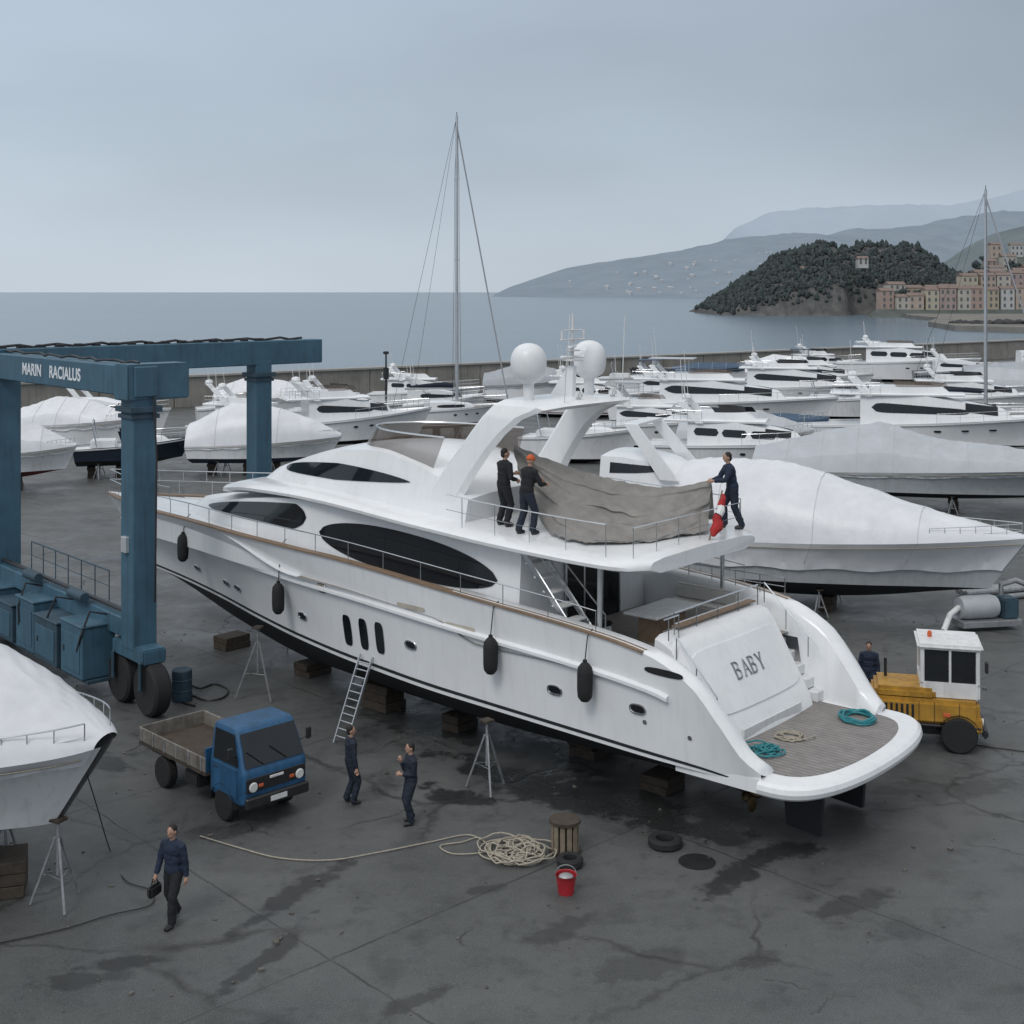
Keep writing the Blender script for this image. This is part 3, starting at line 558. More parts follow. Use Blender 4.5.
            for s_ in (1,-1): w2.loft([[V((x,s_*S2(x,zf+.55)*.97,zf+.55)),V((x-.25,s_*S2(x,zf+.55)*.9,zf+.85))] for x in [lerp(.36*L_,.545*L_,k/10) for k in range(11)]])
            w2.build('windscreen',glass if seed%2 else tint,t)
            for s_ in (1,-1):
                fr=MB(); rail(fr,[V((lerp(.13,.3,k/5)*L_,s_*B*.34,zf+.1)) for k in range(6)],.55,.016,1); fr.build('flybridge_rail',steel,t)
            if seed%3==2:
                bt_=MB().box((.28*L_,0,zf+1.75),(.2*L_,B*.55,.07),bev=.03)
                for s_ in (1,-1):
                    for k in (.2,.36): bt_.tube([(k*L_,s_*B*.26,zf),(k*L_,s_*B*.26,zf+1.75)],.025,5)
                bt_.build('bimini',wrapb if seed%2 else wrapp,t)
        else: zf=zsf(.4)+hgt*.9
        if arch:
            xa=.2*L_; a=MB()
            for s_ in (1,-1): a.prism([(xa+.9,zf-.1),(xa+1.35,zf-.1),(xa+.2,zf+1.15),(xa-.3,zf+1.15)],0,.12,lambda p,q,e:(p,s_*(B*.33-.16*(q-zf)+e),q))
            a.box((xa-.05,0,zf+1.14),(.5,B*.6,.11)); ao=a.build('radar_arch',gel,t)
            MB().lathe([(.02,0),(.3,.02),(.33,.12),(.28,.26),(.05,.33)],Matrix.Translation((xa,B*.12,zf+1.2)),14).build('radar_dome',domem,ao)
            MB().tube([(xa,-B*.2,zf+1.1),(xa-.15,-B*.2,zf+1.1+rs.uniform(1.6,3.2))],.022,5).build('antenna',white,ao)
            MB().tube([(xa,B*.25,zf+1.1),(xa-.3,B*.25,zf+1.1+rs.uniform(1.2,3.4))],.018,5).build('antenna',white,ao)
            if seed%2: MB().tube([(xa,0,zf+1.1),(xa-.1,0,zf+2.2)],.04,6).build('mast',white,ao)
    if kind=='open':
        m1,S=make_house(.45*L_,.55*L_,.86*L_,1.2,B*.33,.15,zs0,dz,lambda x:zsf(.5)+.35,p=2.2,q=.6,crown=.12); m1.build('cabin',gel,t)
        sw=MB()
        for s_ in (1,-1): sw.loft([[V((lerp(.4,.62,k/8)*L_,s_*B*.36*(1-(k/8)**3)**.6,zsf(.5)+.2)),V((lerp(.37,.57,k/8)*L_,s_*B*.33*(1-(k/8)**3)**.6,zsf(.5)+.85))] for k in range(9)])
        sw.build('windscreen',glass,t); MB().box((.25*L_,0,zsf(.2)+.15),(.22*L_,B*.6,.5),bev=.08).build('seat',gelb,t)
        a=MB()
        for s_ in (1,-1): a.tube([(.2*L_,s_*B*.4,zsf(.2)),(.16*L_,s_*B*.36,zsf(.2)+1.5),(.16*L_,0,zsf(.2)+1.7)],.04,6)
        a.build('radar_arch',steel,t)
    if kind=='sail':
        m1,S=make_house(.3*L_,.5*L_,.72*L_,1.0,B*.3,.2,zs0,dz,lambda x:zsf(.4)+.5-max(0,x/L_-.5)*1.2,crown=.1); ca=m1.build('cabin',gel,t)
        for s_ in (1,-1): patch(S,.36*L_,.6*L_,lambda a:zsf(.4)+.2,sup(.12,4),side=s_).build('window',glass,ca)
    if mast:
        zd=zsf(.5)+.3; mx_=.55*L_
        mo=MB().tube([(mx_,0,zd-.3),(mx_,0,mast)],[.15,.11],8).build('mast',alum,t)
        MB().tube([(mx_-.1,0,zd+1.2),(.12*L_,0,zd+1.25)],.09,8).build('boom',alum,t)
        MB().tube([(mx_-.3,0,zd+1.42),(mx_-1.5,0,zd+1.5),(.3*L_,0,zd+1.45),(.16*L_,0,zd+1.38)],[.2,.2,.16,.08],8).build('sail_cover',navyc,t)
        rg=MB()
        for f_ in (.5,.78): rg.box((mx_,0,zd+(mast-zd)*f_),(.06,B*.62*(1.1-f_*.5),.05))
        rg.build('spreader',alum,mo)
        st_=MB()
        for s_ in (1,-1): st_.tube([(mx_,s_*B*.45,zd-.3),(mx_,s_*B*.26,zd+(mast-zd)*.5),(mx_,s_*B*.22,zd+(mast-zd)*.78),(mx_,0,mast-.2)],.014,4)
        st_.tube([(.02*L_,0,zd-.3),(mx_,0,mast)],.014,4); st_.tube([(.2*L_,0,zd+1.2),(mx_-.1,0,mast*.98)],.012,4); st_.build('rigging',black,t)
        MB().tube([(.985*L_,0,zsf(1)),(mx_,0,mast*.97)],[.06,.06],6).build('furled_jib',wrapg,t)
        MB().box((mx_,0,mast+.15),(.05,.05,.35),bev=.01).build('masthead_light',black,mo)
    if railing:
        rl=MB()
        for s_ in (1,-1): rail(rl,[V((p.x-.03,s_*max(0,p.y-.1),p.z)) for p in (top(lerp(.5 if kind!='cover' else .8,.985,k/12),1) for k in range(13))],.62 if kind!='cover' else .5,.016,2)
        rl.build('bow_rail',steel,t)
    Mw=Matrix.Translation(st)@Matrix.Rotation(rz,4,'Z')
    if stands:
        for f_ in (.22,.62):
            for s_ in (1,-1):
                p=bot(f_,.72); q=Mw@V((p.x,s_*(p.y+.03),0)); stand(q,p.z+.02,f'galvanised jack stand propping the {short}',f'jack stands under the {short}')
        for f_ in (.15,.45,.68):
            p=bot(f_,0); block(Mw@V((p.x,0,0)),(.5,.8,max(.2,p.z)),rz,f'stacked timber keel block under the {short}',f'keel blocks under the {short}')
    return t
gg=lambda u,v:G(u,v)
boat('small covered boat at far left','small white covered boat standing at the far left behind the travel lift leg',gg(-60,492),gg(77,488),3.1,zs0=2.1,zs1=2.5,kind='cover',ridge_=[(0,.8),(.4,2.2),(.6,1.9),(.85,.8),(1,.1)],hm=gelb,bm=antir,seed=3)
boat('navy hulled boat','navy blue hulled open motor boat with white deck beyond the travel lift',gg(74,478),gg(192,474),2.9,zs0=1.9,zs1=2.4,kind='open',hm=navyh,seed=4)
boat('shrink-wrapped boat beside the lift post','white shrink-wrapped boat seen between the two blue lift posts',gg(190,474),gg(342,474),3.3,zs0=1.9,zs1=2.4,kind='cover',ridge_=[(0,1.3),(.3,2.4),(.5,2.2),(.8,1.2),(1,.15)],hm=gelb,bm=antib,seed=5,rnd_=True)
boat('flybridge cruiser behind the lift','white flybridge cruiser with long dark windows behind the far lift post',gg(262,458),gg(432,450),4.2,zs0=2.4,zs1=3.2,hm=gel,seed=6)
boat('tall masted sailing boat','sailing boat with the tallest bare mast standing behind the big yacht',gg(390,440),gg(510,436),3.2,zk=.8,zs0=2.3,zs1=2.7,kind='sail',mast=25.6,seed=7)
cb=boat('big shrink-wrapped yacht','big white shrink-wrapped yacht on stands directly behind the grand yacht',(3.6,51.2),(17.8,44.6),4.9,zk=.5,zw=1.3,zs0=2.5,zs1=3.15,kind='cover',ridge_=[(0,1.3),(.14,2.1),(.3,2.75),(.45,2.55),(.62,1.8),(.8,.9),(1,.05)],hm=greyh,seed=10,cat='yacht',skirt=.35,rnd_=True)
a=MB()
for s_ in (1,-1): a.prism([(2.9,4.6),(3.6,4.6),(1.9,6.6),(1.4,6.6)],0,.14,lambda p,q,e:(p,s_*(1.6-.12*(q-4.5)+e),q))
a.box((1.65,0,6.57),(.6,2.8,.1)); a.build('radar_arch',gel,cb)
m1,S=make_house(.5,1.6,4.6,1.1,1.85,.2,4.0,lambda x:3.6,lambda x:5.35-max(0,x-2)*.12,p=2.4,q=.6,crown=.1); c2=m1.build('cabin',gel,cb)
for s_ in (1,-1): patch(S,.9,3.0,lambda a:4.95,lambda a:.2*(1-a)**.4,side=s_).build('window',glass,c2)
boat('grey hulled covered boat','covered motor boat with grey hull and pale peaked cover behind the big shrink-wrapped yacht',(13.5,72),(31,66),4.4,zs0=2.0,zs1=2.7,kind='cover',ridge_=[(0,1.1),(.2,1.9),(.36,2.5),(.5,1.6),(.65,1.3),(.85,.6),(1,.05)],hm=greyh,cm=wrapp,seed=11)
boat('cruiser with bow off the right edge','white motor yacht with sharp raised bow at the right edge of the yard',(20.5,93),(38.5,88),4.8,zs0=2.3,zs1=3.3,hm=gel,seed=12,cat='yacht')
boat('cabin cruiser behind the wrapped yacht','white cabin cruiser with dark side windows just behind the big shrink-wrapped yacht',(8.2,80),(20.0,76),4.0,zs0=2.4,zs1=3.0,hm=gelb,seed=13)
boat('long cruiser in the second row','long white motor yacht in the middle row right of the radar domes',(8.5,112),(27,107),4.8,zk=.4,zw=.8,zs0=2.2,zs1=3.0,hm=gel,seed=14,cat='yacht')
boat('slender masted sailing boat','sailing boat with a slender mast standing at the right of the yard',(30.6,103),(42.1,100),3.3,zk=.6,zs0=2.0,zs1=2.4,kind='sail',mast=19.6,seed=18)
N0=dict(stands=False,zk=0,zw=.35)
rg1=[(0,1.2),(.3,2.0),(.6,1.6),(.85,.7),(1,.1)]
for (lab,a,b,B,kw) in (
 ('small white cabin boat by the breakwater behind the shrink-wrapped boat',gg(196,428),gg(262,426),2.9,dict(fly=False,hm=gelb,bm=antir,seed=8)),
 ('low white cruiser near the breakwater between the tall mast and the flybridge cruiser',gg(392,424),gg(486,420),3.6,dict(fly=False,hm=gelb,seed=9)),
 ('white flybridge boat in the back row near the breakwater, right of centre',(22,136),(37.5,131),4.4,dict(hm=gelb,seed=15)),
 ('white two decked motor yacht moored by the far right end of the breakwater',(43,172),(60,166),5.0,dict(zs0=2.4,zs1=3.2,seed=16,cat='yacht')),
 ('boat under a grey tarpaulin near the right edge below the town',(52,150),(66,147),4.2,dict(kind='cover',ridge_=[(0,1.4),(.5,1.8),(1,.2)],cm=wrapg,hm=gelb,seed=17)),
 ('small white cruiser directly behind the white radar domes of the grand yacht',(2.5,122),(13,119),3.6,dict(hm=gelb,seed=19)),
 ('dark hulled launch at the far right before the beach',(66,178),(80,177),3.6,dict(fly=False,arch=False,hm=navyh,seed=20)),
 ('white cruiser beneath the slender mast, second row from the right edge',(36,122),(50,119),4.0,dict(seed=21)),
 ('small white boat with canopy left of the slender mast',(30,150),(41,147),3.4,dict(arch=False,hm=gelb,seed=23)),
 ('small cabin boat beyond the navy hulled boat at left',(-37,104),(-27,103),3.2,dict(hm=gelb,fly=False,seed=26)),
 ('white wrapped boat by the breakwater beyond the far lift post',(-27,119),(-17,118),3.2,dict(kind='cover',ridge_=rg1,seed=27)),
 ('white flybridge boat just left of the tall mast by the breakwater',(-14,128),(-3,127),3.6,dict(seed=28)),
 ('grey tarpaulin covered boat by the breakwater right of the tall mast',(-3,139),(8,138),3.6,dict(kind='cover',ridge_=rg1,cm=wrapg,seed=29)),
 ('white open boat in the last row behind the radar domes',(10,151),(20,149),3.4,dict(kind='open',hm=gelb,seed=30)),
 ('low blue covered boat in the last row right of centre',(20,163),(30,161),3.2,dict(kind='cover',ridge_=[(0,.6),(.3,1),(.7,.7),(1,.1)],cm=wrapb,seed=31)),
 ('blue covered small boat in the third row right of centre',(13,97),(23,94),3.4,dict(kind='cover',ridge_=[(0,.5),(.3,.8),(.7,.6),(1,.1)],cm=wrapb,seed=33)),
 ('white flybridge cruiser at the right edge behind the slender mast',(42,109),(56,105),4.2,dict(seed=34)),
 ('pale covered boat at the right edge, third row',(45,135),(57,132),3.8,dict(kind='cover',ridge_=rg1,cm=wrapp,seed=35)),
 ('open white motor boat between the long cruiser and the slender mast',(26,120),(36,117),3.2,dict(kind='open',hm=gelb,seed=36)),
 ('small white cruiser between the radar domes and the wrapped yacht',(6,98),(16,95),3.6,dict(hm=gelb,seed=38)),
 ('dark navy cruiser in the back row near the right edge',(50,162),(62,160),3.8,dict(hm=navyh,fly=False,seed=39)),
 ('white boat at the left edge near the breakwater',(-58,112),(-44,112),3.6,dict(seed=40)),
 ('open white boat beyond the radar arch, left of the cabin cruiser',(.8,90),(8.6,87.5),3.2,dict(kind='open',hm=gelb,seed=42)),
 ('pale covered boat between the cabin cruiser and the blue covered boat',(11.5,89),(20,86),3.4,dict(kind='cover',ridge_=rg1,cm=wrapp,seed=43)),
 ('white cruiser between the shrink-wrapped boat and the breakwater at left',(-24,98),(-13.5,96),3.4,dict(seed=46)),
 ('white cabin cruiser in the back row just right of the radar domes',(11,131),(21,128.5),3.8,dict(seed=47)),
 ('white wrapped boat in the back row below the headland',(29,162),(40,160),3.6,dict(kind='cover',ridge_=rg1,seed=48)),
 ('small white cruiser below the headland, behind the canopy boat',(37,176),(48,178),3.6,dict(hm=gelb,seed=49)),
 ('white wrapped boat behind the navy hulled boat at left',(-36,95.5),(-27,93.5),3.2,dict(kind='cover',ridge_=rg1,seed=50,zs0=1.9,zs1=2.5)),
 ('white cruiser left of the tall mast, behind the flybridge cruiser',(-19,110),(-9,108),3.6,dict(seed=51)),
):
    boat(lab,lab,a,b,B,**{**N0,**dict(zs0=1.7,zs1=2.45),**kw})
boat('foreground boat','white shrink-wrapped boat whose bow enters at the left foreground',(-19.5,27.4),(-7.62,24.5),5.0,zk=.7,zw=1.55,zs0=2.6,zs1=3.1,kind='cover',ridge_=[(0,1.9),(.5,2.5),(.75,1.9),(.9,.9),(1,.1)],hm=gelb,seed=23,stands=False,skirt=.8,full=.58,rnd_=True)
stand(G(58,905),1.65,'tripod jack stand under the bow of the left foreground boat',None)
stand(G(6,868),1.2,'jack stand at the left edge under the foreground boat',None)
block(G(8,890),(.7,.9,.7),.3,'timber block beside the jack stand at the left edge')
# ---------------------------------------------------------------- grand yacht
yt=E('motor_yacht','grand white three deck motor yacht on blocks filling the centre of the yard','yacht',O,rz)
ZS=[(.55,1.80),(.9,2.06),(1.4,2.66),(2.1,3.38),(3.2,3.84),(5,4.06),(8,4.25),(14,4.56),(20,4.6),(25,4.42),(29.0,4.30)]
BS=[(.55,2.92),(1.0,3.08),(2.0,3.2),(4,3.25),(10,3.3),(14,3.22),(17,3.02),(20,2.62),(23,2.0),(26,1.15),(29.0,.05)]
BW=[(.55,2.85),(4,3.05),(10,3.05),(14,2.8),(17,2.4),(20,1.8),(23,1.1),(26,.5),(29.0,.03)]
ZK=[(.55,1.0),(4,.65),(10,.42),(20,.42),(25,.9),(29.0,1.9)]
XL=28.45; XW=25.6
X=lambda t:.55+XL*t
def yp(t,s):
    x=X(t); zw=1.5+.55*t; a=tab(BW,x); b=tab(BS,x); return V((lerp(.55+XW*t,x,s),lerp(a,b,s**(1+1.1*t)),lerp(zw,tab(ZS,x),s)))
def yb(t,s):
    x=X(t); zw=1.5+.55*t; a=tab(BW,x); return V((lerp(.75+22.6*t,.55+XW*t,s),a*s**.7,lerp(tab(ZK,x),zw,s**1.5)))
def hullY(x,z):
    t=(x-.55)/26.
    for _ in range(12):
        t=max(0,min(1,t)); zw=1.5+.55*t; s=max(0,min(1,(z-zw)/max(.05,tab(ZS,X(t))-zw))); t+=(x-lerp(.55+XW*t,X(t),s))/27
    t=max(0,min(1,t)); return yp(t,s).y
def hpx(u,v):
    y=3.2
    for _ in range(12):
        k=(u-512)/F; a=7.37-.652*y; b=28.24-.758*y; x=(a-k*b)/(.758+.652*k); z=H-(v-HV)/F*(b+.652*x); y=hullY(x,z)
    return x,y,z
n=80
ts=[(i/n)**1.3 for i in range(n+1)]
hs=MB().loft([[yp(t,j/12) for j in range(12,-1,-1)] for t in ts]).loft([[V((p.x,-p.y,p.z)) for p in (yp(t,j/12) for j in range(12,-1,-1))] for t in ts]).build('hull',gel,yt,ang=50)
MB().loft(mirror([[yb(t,j/8) for j in range(8,-1,-1)] for t in ts]),cap0=True).build('hull_bottom',antif,yt)
st_=MB()
for s_ in (1,-1): st_.loft([[V((p.x,s_*(p.y+.012),p.z)),V((q.x,s_*(q.y+.012),q.z))] for p,q in ((yp(t,.035),yp(t,.065)) for t in ts)])
st_.build('boot_stripe',antif,hs)
rr=MB()
for s_ in (1,-1):
    tl=[t for t in ts if X(t)>2.6]
    rr.loft([[V((p.x,s_*(p.y+.0),p.z+.09)),V((p.x,s_*(p.y+.11),p.z+.04)),V((p.x,s_*(p.y+.11),p.z-.03)),V((p.x,s_*(p.y-.01),p.z-.07))] for p in (yp(t,.66) for t in tl)],cap0=True)
rr.build('rub_rail',gel,yt,ang=20)
cp=MB()
for s_ in (1,-1): cp.loft([[V((p.x,s_*(p.y+.05),p.z)),V((p.x,s_*(p.y+.05),p.z+.045)),V((p.x,s_*max(0,p.y-.18),p.z+.045)),V((p.x,s_*max(0,p.y-.18),p.z))] for p in (yp(t,1) for t in ts if X(t)>3.2)],ring=True)
cp.build('cap_rail',teak,yt)
bk=MB()
for s_ in (1,-1):
    bk.loft([[V((p.x,s_*(p.y-.0),p.z-.004)),V((p.x,s_*(p.y-.06),p.z+.05)),V((p.x,s_*(p.y-.22),p.z+.08*(p.x<3.2)+.03)),V((p.x,s_*(p.y-.42),p.z+.05)),V((p.x,s_*(p.y-.56),p.z-.08)),V((p.x,s_*(p.y-.60),1.55 if p.x<2.6 else 3.1))] for p in (yp(t,1) for t in ts if X(t)<9)],cap0=True)
    bk.loft([[V((p.x,s_*(p.y-.02),p.z-.02)),V((p.x,s_*max(0,p.y-.2),p.z-.02)),V((p.x,s_*max(0,p.y-.24),p.z-.9))] for p in (yp(t,1) for t in ts if 9<=X(t)<26)])
bk.build('bulwark',gel,yt,ang=60)
def zd(x): return 3.18 if x<8 else lerp(3.18,tab(ZS,x)-.75,sm((x-8)/1.5)) if x<15 else lerp(tab(ZS,x)-.75,tab(ZS,x)-.1,sm((x-15)/4))
MB().loft([[V((p.x,(p.y-.06)*a,zd(p.x)+.05*(1-a*a))) for a in (1,.6,0,-.6,-1)] for p in (yp(t,1) for t in ts if 2.9<X(t)<15)]).build('main_deck',teakg,yt)
MB().loft([[V((p.x,max(0,p.y-.06)*a,zd(p.x)+.18*(1-a*a))) for a in (1,.6,0,-.6,-1)] for p in (yp(t,1) for t in ts if 14.6<X(t))]).build('foredeck',gel,yt)
def plat(w,a0,e,cv=.95): 
    pts=[]
    for i in range(33):
        th=math.pi*(i/32-.5); f=math.sin(th); c_=math.cos(th); pts.append((a0+cv*(1-abs(c_)**.62),w*math.copysign(abs(f)**.9,f)))
    return pts+[(e,w),(e,-w)]
pl=plat(2.93,-.78,2.6,1.35); MB().prism(pl,1.40,1.70,lambda a,b,d:(a,b,d)).build('swim_platform',gel,yt,ang=30)
MB().tube([V((a,b,1.55)) for a,b in pl[:33]],.155,10).build('platform_edge',gel,yt)
MB().prism(plat(2.45,-.5,2.55,1.2),1.69,1.712,lambda a,b,d:(a,b,d)).build('platform_decking',mat('grey_teak_planks',(.25,.235,.225),.75,var=.25,scale=3,plank=.075),yt)
# curved transom
def trx(y): return -.10*(1-(y/2.1)**2)
tpr=[(2.02,1.69),(2.1,1.95),(2.25,2.2),(3.1,3.66),(3.25,3.82),(3.45,3.90),(3.7,3.92),(3.75,3.1),(3.75,1.69)]
secs=[]
for k in range(25):
    y=-2.30+4.4*k/24; yy=y+.10; e=max(0,abs(yy)-1.95)/.25; sh=.16*min(1,e)**2.2
    secs.append([V((a+(trx(yy)+sh if a<3.6 else 0),y,b-(.08*min(1,e)**2 if b>3.8 else 0))) for a,b in tpr])
tr=MB().loft(secs,cap0=True,cap1=True,ring=True).build('transom',gel,yt,ang=30)
nx=V((.85,0,1.46)).normalized(); nn=V((-nx.z,0,nx.x))
def tp(f,y,off=.0): return V((2.25+trx(y+.10),y,2.2))+nx*(f*1.69)+nn*off
secs=[]
for k in range(17):
    y=-1.98+3.74*k/16; e=abs(2*k/16-1)**10*.07; secs.append([tp(.04+e,y,-.01),tp(.05+e,y,.035),tp(.3,y,.045),tp(.6,y,.045),tp(.93-e,y,.035),tp(.94-e,y,-.01)])
MB().loft(secs,cap0=True,cap1=True).build('name_panel',gel,tr,ang=30)
LET={'B':[[(0,0),(0,1)],[(0,1),(.3,1),(.48,.9),(.5,.76),(.42,.58),(.25,.53),(0,.53)],[(0,.53),(.32,.53),(.54,.42),(.56,.24),(.46,.06),(.3,0),(0,0)],[(-.1,0),(.1,0)],[(-.1,1),(.1,1)]],'A':[[(0,0),(.32,1),(.66,0)],[(.13,.36),(.54,.36)],[(-.09,0),(.1,0)],[(.56,0),(.77,0)]],'Y':[[(0,1),(.32,.48),(.32,0)],[(.64,1),(.32,.48)],[(.22,0),(.42,0)],[(-.09,1),(.1,1)],[(.54,1),(.74,1)]]}
px_=.56
for ch in 'BABY':
    lm=MB()
    for st in LET[ch]:
        lm.tube([tp(.42+.22*b,px_-.34*a,.058) for a,b in st],.022 if len(st)!=2 or st[0][1]!=st[1][1] else .015,5)
    lm.build('letter',gtxt,tr); px_-=.33
MB().box((1.98,-.12,1.86),(.05,2.6,.2)).build('transom_locker',gelb,tr)
for s_,y0 in ((1,2.3),(-1,-2.48)):
    sp_=MB()
    for k in range(5): sp_.box((2.15+.26*k,y0,1.7+.27*(k+.5)),(.3,.38,.27),bev=.03)
    sp_.build('boarding_steps',gelb,yt)
WF=[(3.7,2.3),(4.0,2.75),(4.6,2.98),(6,3.06),(10,3.0),(14,2.78),(17,2.4),(19.5,1.85),(20.8,1.1),(21.5,.05)]
m1,S1=make_house(7.3,12,24,1.8,2.55,.07,4.2,lambda x:3.1 if x<14 else zd(x)-.1,lambda x:tab(ZB,x)+.1,nr=40,ns=6,crown=.05)
h1=m1.build('deckhouse',gel,yt)
for s_ in (1,-1):
    patch(S1,8.0,14.6,lambda a:4.60+.50*a-.12*a*a,sup(.55,2.3,.55),side=s_,n=40).build('saloon_window',glass,h1)
    patch(S1,15.2,20.9,lambda a:5.30-.20*a-.16*a*a,lambda a:.36*max(0,min(1,a*11))**.5*(1-a**1.6)**.6*(1-.2*a),side=s_,n=50).build('forward_window',glass,h1)
ad=MB().box((7.28,-.3,4.15),(.06,2.2,1.85)).build('cockpit_door',glass,h1)
dfm=MB()
for y in (-1.42,-.68,.08,.82): dfm.box((7.24,y,4.15),(.05,.06,1.9))
dfm.build('door_frame',steel,ad)
secs=[]
for i in range(61):
    x=lerp(3.7,21.5,i/60); w_=tab(WF,x); z=tab(ZB,x); k=min(1,w_/1.2)
    q=[(0,z),(max(0,w_-.45),z),(w_*.99,z+.12*k),(w_*.995,z+.2*k),(max(0,w_-.15),z+.28*k),(max(0,w_-.6*k),z+.33*k),(0,z+.36*k)]
    secs.append([V((x,a,b)) for a,b in q]+[V((x,-a,b)) for a,b in reversed(q[1:-1])])
MB().loft(secs,cap0=True,cap1=True,ring=True).build('flybridge_deck',gel,yt,ang=50)
zt2=[(9.4,6.35),(10.5,6.75),(12,7.08),(14,7.28),(15.5,7.2),(17,6.95),(19.4,6.1)]
m2,S2=make_house(9.4,11,19.4,1.7,2.15,.22,6,lambda x:tab(ZB,x)+.2,lambda x:tab(zt2,x),p=2.5,q=.6,nr=36,crown=.14)
h2=m2.build('pilothouse',gel,yt)
for s_ in (1,-1): patch(S2,11.5,17.8,lambda a:6.60+.16*a-.40*a*a,lambda a:.29*max(0,min(1,a*2.0))**.75*(1-a)**.38,side=s_,n=50).build('pilothouse_window',glass,h2)
ws=MB()
for s_ in (1,-1): ws.loft([[V((x,s_*1.72*max(0,1-((x-11.)/3.9)**2.6)**.55,tab(zt2,x)+.02)),V((x-.35,s_*1.62*max(0,1-((x-11.)/3.9)**2.6)**.55,7.8))] for x in [lerp(11,14.9,1-(1-k/16)**2) for k in range(17)]])
wo=ws.build('flybridge_windscreen',tint,yt)
wf=MB()
for s_ in (1,-1): wf.tube([V((x-.35,s_*1.62*max(0,1-((x-11.)/3.9)**2.6)**.55,7.8)) for x in [lerp(11,14.9,1-(1-k/16)**2) for k in range(17)]],.025,6)
wf.build('windscreen_frame',steel,wo)
# radar arch: swept hoop, slim flat sided legs running into a flat wing
ar=MB()
PA=[(11.3,9.85,2.06,5.95),(10.85,9.6,1.99,6.45),(10.4,9.25,1.92,7.0),(9.95,8.85,1.85,7.55),(9.55,8.4,1.79,8.05),(9.22,7.9,1.73,8.45),(9.0,7.3,1.62,8.70),(8.9,6.85,1.38,8.80),(8.85,6.7,.9,8.83),(8.85,6.65,0,8.84)]
half=[]
for i in range(len(PA)*4-3):
    k=i/4; ii=min(int(k),len(PA)-2); f_=k-ii; half.append([lerp(PA[ii][q],PA[ii+1][q],f_) for q in range(4)])
cl=[(a,b,y,z) for a,b,y,z in half]+[(a,b,-y,z) for a,b,y,z in reversed(half[:-1])]
secs=[]
for i,(a,b,y,z) in enumerate(cl):
    p0=cl[max(0,i-1)];p1=cl[min(len(cl)-1,i+1)]; d=V((0,p1[2]-p0[2],p1[3]-p0[3])).normalized(); nrm_=V((0,-d.z,d.y)); th=.10
    c_=V((0,y,z)); secs.append([V((a,0,0))+c_,V((a-.12,0,0))+c_+nrm_*th,V((b+.2,0,0))+c_+nrm_*th,V((b,0,0))+c_,V((b+.2,0,0))+c_-nrm_*th*.8,V((a-.12,0,0))+c_-nrm_*th*.8])
ar.loft(secs,cap0=True,cap1=True,ring=True)
ao=ar.build('radar_arch',gel,yt,ang=24)
MB().prism([(8.5,8.9),(7.75,8.9),(7.72,9.7),(7.9,9.7)],-.07,.07,lambda a,b,e:(a,e-.15,b)).build('mast_fin',gel,ao)
mm=MB().tube([(7.82,-.15,9.6),(7.78,-.15,11.05)],[.05,.028],8); mm.box((7.78,-.15,10.62),(.06,.7,.03)); mm.box((7.78,-.15,10.38),(.06,1.0,.035)); mm.box((7.78,-.15,10.1),(.2,.36,.04)); mm.box((7.78,-.15,9.85),(.3,.5,.04))
for y_ in (-.6,.3): mm.tube([(7.78,y_,10.38),(7.78,y_,10.62)],.03,6)
mm.build('signal_mast',white,ao)
MB().box((7.8,-.15,10.19),(.09,.95,.07),rz=.5,bev=.03).build('radar_scanner',domem,ao); MB().box((7.8,-.15,9.93),(.09,.75,.07),rz=-.3,bev=.03).build('radar_scanner',domem,ao)
for y in (1.25,-1.25):
    MB().lathe([(.13,8.82),(.14,9.30),(.24,9.36),(.35,9.43),(.425,9.55),(.455,9.73),(.455,9.90),(.42,10.06),(.34,10.19),(.23,10.27),(.11,10.31),(.02,10.32)],Matrix.Translation((8.1,y,0)),24).build('satellite_dome',domem,ao)
for p in ((7.0,1.2),(7.0,-1.2),(8.5,-.8)): MB().tube([(p[0],p[1],8.8),(p[0]-.1,p[1],11.0 if p[1]<0 else 10.3)],.012,5).build('antenna',white,ao)
for p in ((7.1,.5,9.02),(7.0,-.8,9.02)): MB().box(p,(.2,.18,.2),bev=.05).build('camera_pod',white,ao)
# rails
for s_ in (1,-1):
    ra=MB()
    rail(ra,[V((p.x,s_*max(0,p.y-.07),p.z+.04)) for p in (yp(lerp(.14,.995,k/36),1) for k in range(37))],.48,.015,2,two=False)
    rail(ra,[V((p.x,s_*max(0,p.y-.07),p.z+.52)) for p in (yp(lerp(.76,.995,k/14),1) for k in range(15))],.36,.016,2,two=False)
    ra.build('side_rail',steel,yt)
for pts_,h_ in (([V((x,-(tab(WF,x)-.3),tab(ZB,x)+.3)) for x in [4.3+.62*k for k in range(8)]],.75),([V((x,tab(WF,x)-.4,tab(ZB,x)+.3)) for x in [4.7+.55*k for k in range(10)]],.75),([V((4.15,y,5.6)) for y in [-2.3+.46*k for k in range(11)]],.7)):
    ra=MB(); rail(ra,pts_,h_,.014,2); ra.build('flybridge_rail',steel,yt)
for pts_,h_,ev,tw_ in (([V((3.45,y,3.90)) for y in [1.7-.46*k for k in range(9)]],.5,2,True),([V((3.45-.3*k,-2.3,3.9-.28*k)) for k in range(6)],.5,2,False),([V((3.3,1.75+.2*k,3.88)) for k in range(4)],.5,2,True),([V((x,-2.95+.02*x,4.0)) for x in (3.2,3.9,4.6,5.3,6)],.45,1,True),([V((2.1+.26*k,2.08,2.35+.28*k)) for k in range(5)],.5,2,False)):
    ra=MB(); rail(ra,pts_,h_,.018,ev,two=tw_); ra.build('cockpit_rail',steel,yt)
